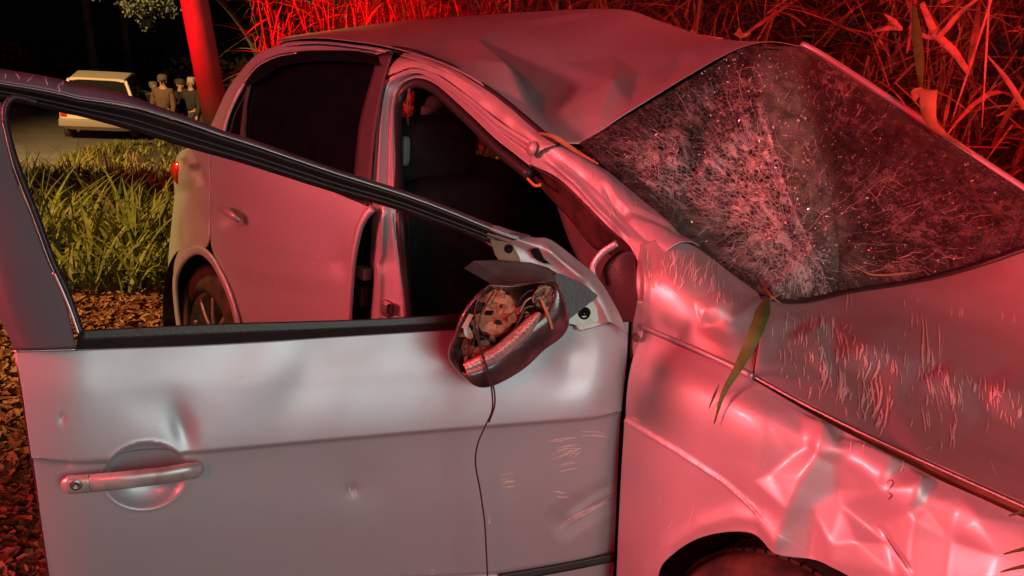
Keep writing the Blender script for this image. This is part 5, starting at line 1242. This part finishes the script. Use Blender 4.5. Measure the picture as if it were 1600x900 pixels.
# lit bough hanging in at the top
bt = D(232, 22, 15); t = thing('tree', 'tree bough catching greyish green light at the top left', 'tree', (bt[0], bt[1], gz(bt[0], bt[1])))
lz = bt[2] - gz(bt[0], bt[1]); vs, fs = [], []
for q in range(34):
    c0 = np.array([random.gauss(0, 0.16), random.gauss(0, 0.3), lz + 0.15 + random.gauss(0, 0.14)])
    for _ in range(30):
        c = c0 + rng.normal(size=3) * 0.06; u_ = rng.normal(size=3); u_ /= np.linalg.norm(u_); s = np.cross(u_, rng.normal(size=3)); s /= np.linalg.norm(s); k = 0.035
        b0 = len(vs); vs += [c - u_ * k, c + s * k * 0.5, c + u_ * k, c - s * k * 0.5]; fs.append((b0, b0 + 1, b0 + 2, b0 + 3))
link('crown', mesh('crown', vs, fs), leafmat('pale_foliage', (0.13, 0.16, 0.10), (0.05, 0.06, 0.035)), t, smooth=False)
sweep('trunk', [(-2.0, 3.0, -0.1), (-2.0, 3.0, lz * 0.6), (-1.0, 1.5, lz + 0.4), (0, 0.1, lz + 0.3)], 0.16, 0.16, (0.3, -1, 0), BARK, t, n=24, k=8, power=2, wfun=lambda s: 1 - 0.7 * s)

# low hedge at the far side of the road
vs, fs = [], []
for _ in range(5200):
    u = random.uniform(-120, 420); p = D(u, 120, random.uniform(27, 32)); z = gz(p[0], p[1]) + random.uniform(0.0, 1.3); c = np.array([p[0], p[1], z]); u_ = rng.normal(size=3); u_ /= np.linalg.norm(u_); s = np.cross(u_, rng.normal(size=3)); s /= np.linalg.norm(s); k = 0.13
    b0 = len(vs); vs += [c - u_ * k, c + s * k * 0.5, c + u_ * k, c - s * k * 0.5]; fs.append((b0, b0 + 1, b0 + 2, b0 + 3))
o = link('far_undergrowth', mesh('far_undergrowth', vs, fs), leafmat('brown_undergrowth', (0.07, 0.045, 0.03), (0.03, 0.025, 0.015)), None, smooth=False); tag(o, 'dim brown undergrowth along the far side of the road', 'bushes'); o['kind'] = 'stuff'

# parked white car, seen from behind
WPAINT = nmat('cream_white_paint', (0.72, 0.62, 0.48), 0.4, 0, 0.5, 0.4, 0.1)
cb = gh(158, 222); dist = 20.0
cb = D(155, 224, dist); zb = cb[2]
pc = thing('parked_car', 'small white parked car seen from behind under the open door frame', 'car', tuple(cb))
view = CAM - cb; view[2] = 0; view /= np.linalg.norm(view); ang = math.atan2(view[1], view[0]) - 0.15
pc.rotation_euler = (0, 0, ang)         # local +x faces us (the rear)


def loft_box(name, secs, mat, parent):
    """secs: list of (x, halfwidth_low, halfwidth_high, z0, z1) cross-sections with rounded corners"""
    vs, fs = [], []; n = 24
    for x, wl, wh, z0, z1 in secs:
        for i in range(n):
            a = 2 * math.pi * (i + 0.5) / n; c, s = math.cos(a), math.sin(a); cx = math.copysign(abs(c) ** 0.35, c); sz = math.copysign(abs(s) ** 0.35, s); t = (sz + 1) / 2
            vs.append((x, cx * (wl * (1 - t) + wh * t), z0 + (z1 - z0) * t))
    m = len(secs)
    for k in range(m - 1):
        for i in range(n): fs.append((k * n + i, k * n + (i + 1) % n, (k + 1) * n + (i + 1) % n, (k + 1) * n + i))
    fs += [tuple(range(n))[::-1], tuple((m - 1) * n + i for i in range(n))]
    o = link(name, mesh(name, vs, fs), mat, parent, smooth=False); bm = bmesh.new(); bm.from_mesh(o.data); bmesh.ops.recalc_face_normals(bm, faces=bm.faces); bm.to_mesh(o.data); bm.free(); return o


loft_box('body', [(0.0, 0.70, 0.70, 0.32, 0.84), (-0.06, 0.76, 0.74, 0.26, 0.88), (-1.6, 0.79, 0.76, 0.24, 0.90), (-3.2, 0.78, 0.74, 0.24, 0.82), (-3.6, 0.72, 0.66, 0.30, 0.70)], WPAINT, pc)
loft_box('glasshouse', [(-0.10, 0.68, 0.52, 0.86, 1.30), (-1.4, 0.70, 0.55, 0.88, 1.34), (-2.1, 0.70, 0.52, 0.86, 1.26), (-2.6, 0.68, 0.50, 0.84, 0.92)], GLASSD, pc)
loft_box('roof', [(-0.12, 0.56, 0.52, 1.27, 1.34), (-1.2, 0.58, 0.54, 1.32, 1.39), (-2.1, 0.56, 0.50, 1.24, 1.31)], WPAINT, pc)
for s in (-1, 1):
    sweep('rear_pillar', [(-0.03, s * 0.70, 0.84), (-0.10, s * 0.62, 1.10), (-0.16, s * 0.545, 1.30)], 0.07, 0.05, (1, 0, 0), WPAINT, pc, n=10, k=8)
    box('tail_lamp', (0.0, s * 0.66, 0.62), (0.05, 0.12, 0.16), LENSR, pc, bev=0.01)
    for x in (-0.62, -2.95): lathe('wheel', [(0.001, 0.02), (0.15, 0.02), (0.17, 0.03), (0.26, 0.02), (0.275, -0.03), (0.275, -0.15), (0.2, -0.17)], (x, s * 0.72, 0.275), (0, s, 0), TYRE, pc, n=28)
box('bumper', (0.04, 0, 0.42), (0.12, 1.50, 0.16), nmat('grey_bumper', (0.30, 0.25, 0.20), 0.6), pc, bev=0.03)
box('number_plate', (0.012, 0, 0.60), (0.02, 0.40, 0.12), nmat('plate_grey', (0.5, 0.46, 0.38), 0.5), pc, bev=0.004)
box('tailgate_handle', (0.02, 0, 0.74), (0.03, 0.18, 0.03), PLAST, pc, bev=0.005)

# people standing in the road
SKIN = nmat('skin', (0.50, 0.27, 0.19), 0.6)


def skinned(name, verts, edges, radii, mat, parent, root=0, lev=1):
    me = bpy.data.meshes.new(name); me.from_pydata(verts, edges, []); me.update(); o = bpy.data.objects.new(name, me); COL.objects.link(o); o.parent = parent
    me.materials.append(mat)
    o.modifiers.new('skin', 'SKIN'); l = me.skin_vertices[0].data if me.skin_vertices else None
    if l is None:
        bpy.context.view_layer.objects.active = o; l = me.skin_vertices[0].data
    for i, r_ in enumerate(radii): l[i].radius = r_ if isinstance(r_, tuple) else (r_, r_); l[i].use_root = (i == root)
    sb = o.modifiers.new('sub', 'SUBSURF'); sb.levels = lev; sb.render_levels = lev
    o.modifiers['skin'].use_smooth_shade = True
    return o


def person(u, vhead, dist, face, label, top, legs, hat=None, hair=(0.03, 0.02, 0.015), h=1.72, arm=0.0, bag=None):
    hd = D(u, vhead, dist); z0 = hd[2] - h; r = thing('person', label, 'person', (hd[0], hd[1], z0), 'people standing in the road'); r.rotation_euler = (0, 0, face)   # local +x = facing
    s = h / 1.72
    V = [(0, 0, .95), (0, 0, 1.15), (0, 0, 1.36), (0.0, 0, 1.46), (0.01, 0, 1.53), (0.02, 0, 1.60), (0.015, 0, 1.67),
         (0, .17, 1.40), (0.02 + arm, .23, 1.12), (0.10 + arm, .22, 0.88), (0.12 + arm, .22, 0.80), (0, -.17, 1.40), (0.02, -.23, 1.12), (0.08, -.22, 0.88), (0.10, -.22, 0.80),
         (0, .09, .88), (0.02, .10, .48), (0, .11, .09), (0.12, .12, .04), (0, -.09, .88), (0.03, -.10, .48), (0, -.11, .09), (0.12, -.12, .04)]
    E_ = [(0, 1), (1, 2), (2, 3), (3, 4), (4, 5), (5, 6), (2, 7), (7, 8), (8, 9), (9, 10), (2, 11), (11, 12), (12, 13), (13, 14), (0, 15), (15, 16), (16, 17), (17, 18), (0, 19), (19, 20), (20, 21), (21, 22)]
    Rr = [(.11, .14), (.10, .13), (.10, .14), .06, .055, (.095, .080), (.075, .065), .055, .042, .032, .035, .055, .042, .032, .035, .08, .055, .04, .035, .08, .055, .04, .035]
    V = [tuple(c * s for c in v) for v in V]; skinned('body', V, E_, Rr, SKIN, r)
    mt = nmat('jacket_cloth', top, 0.85, noise_amt=0.5, nscale=10); ml = nmat('trouser_cloth', legs, 0.9)
    idx = [0, 1, 2, 3, 7, 8, 9, 11, 12, 13]; mp = {a: i for i, a in enumerate(idx)}
    skinned('jacket', [V[i] for i in idx], [(mp[a], mp[b]) for a, b in E_ if a in mp and b in mp], [(.15, .19), (.14, .17), (.13, .18), .075, .085, .065, .05, .085, .065, .05], mt, r)
    idx = [0, 15, 16, 17, 19, 20, 21]; mp = {a: i for i, a in enumerate(idx)}
    skinned('trousers', [V[i] for i in idx], [(mp[a], mp[b]) for a, b in E_ if a in mp and b in mp], [(.13, .16), .10, .075, .06, .10, .075, .06], ml, r)
    for sy in (-1, 1):
        box('shoe', (0.05 * s, sy * .115 * s, 0.04), (0.27, 0.10, 0.09), PLAST, r, bev=0.03)
        cushion('ear', (0.01 * s, sy * .082 * s, 1.60 * s), (0.035, 0.02, 0.06), SKIN, r)
        cushion('eye', (0.108 * s, sy * .03 * s, 1.615 * s), (0.014, 0.022, 0.012), VOID, r)
    cushion('nose', (0.115 * s, 0, 1.59 * s), (0.035, 0.024, 0.045), SKIN, r)
    cushion('mouth', (0.106 * s, 0, 1.553 * s), (0.014, 0.045, 0.010), nmat('lips', (0.30, 0.10, 0.08), 0.6), r)
    if hat:
        hm = nmat('cap_cloth', hat, 0.85); lathe('cap', [(0.108, -0.01), (0.112, 0.03), (0.10, 0.075), (0.06, 0.10), (0.001, 0.108)], (0.012 * s, 0, 1.635 * s), (0, 0, 1), hm, r, n=24)
        lathe_b = plate('cap_peak', [(0.09, -.075, 1.64 * s), (0.15, -.06, 1.63 * s), (0.185, 0, 1.625 * s), (0.15, .06, 1.63 * s), (0.09, .075, 1.64 * s)], (0, 0, 1), 0.01, hm, r)
    cushion('hair', (-0.035 * s, 0, 1.66 * s), (0.17, 0.175, 0.14), nmat('hair', hair, 0.7), r)
    return r


toward = math.atan2(CAM[1] - 3.3, CAM[0] + 11)
person(211, 129, 21.0, toward + 0.3, 'person in a dark jacket, nearest the parked white car', (0.035, 0.04, 0.06), (0.12, 0.13, 0.16), None)
person(240, 128, 23.5, toward + 0.5, 'person in a pale shirt partly behind the one in the brown cap', (0.22, 0.24, 0.19), (0.03, 0.03, 0.03), None, hair=(0.25, 0.2, 0.14))
person(254, 117, 20.5, toward - 0.4, 'person in a grey cap and brown jacket standing tallest in the group', (0.16, 0.085, 0.06), (0.04, 0.035, 0.035), (0.11, 0.085, 0.08), h=1.78)
person(281, 124, 21.5, toward + 0.6, 'person in a dark cap and dark coat left of the red pole', (0.03, 0.022, 0.02), (0.04, 0.04, 0.05), (0.05, 0.04, 0.035))
person(298, 121, 21.0, toward - 0.7, 'light haired person in a dark coat closest to the red pole', (0.035, 0.03, 0.025), (0.06, 0.05, 0.04), None, hair=(0.42, 0.36, 0.28))
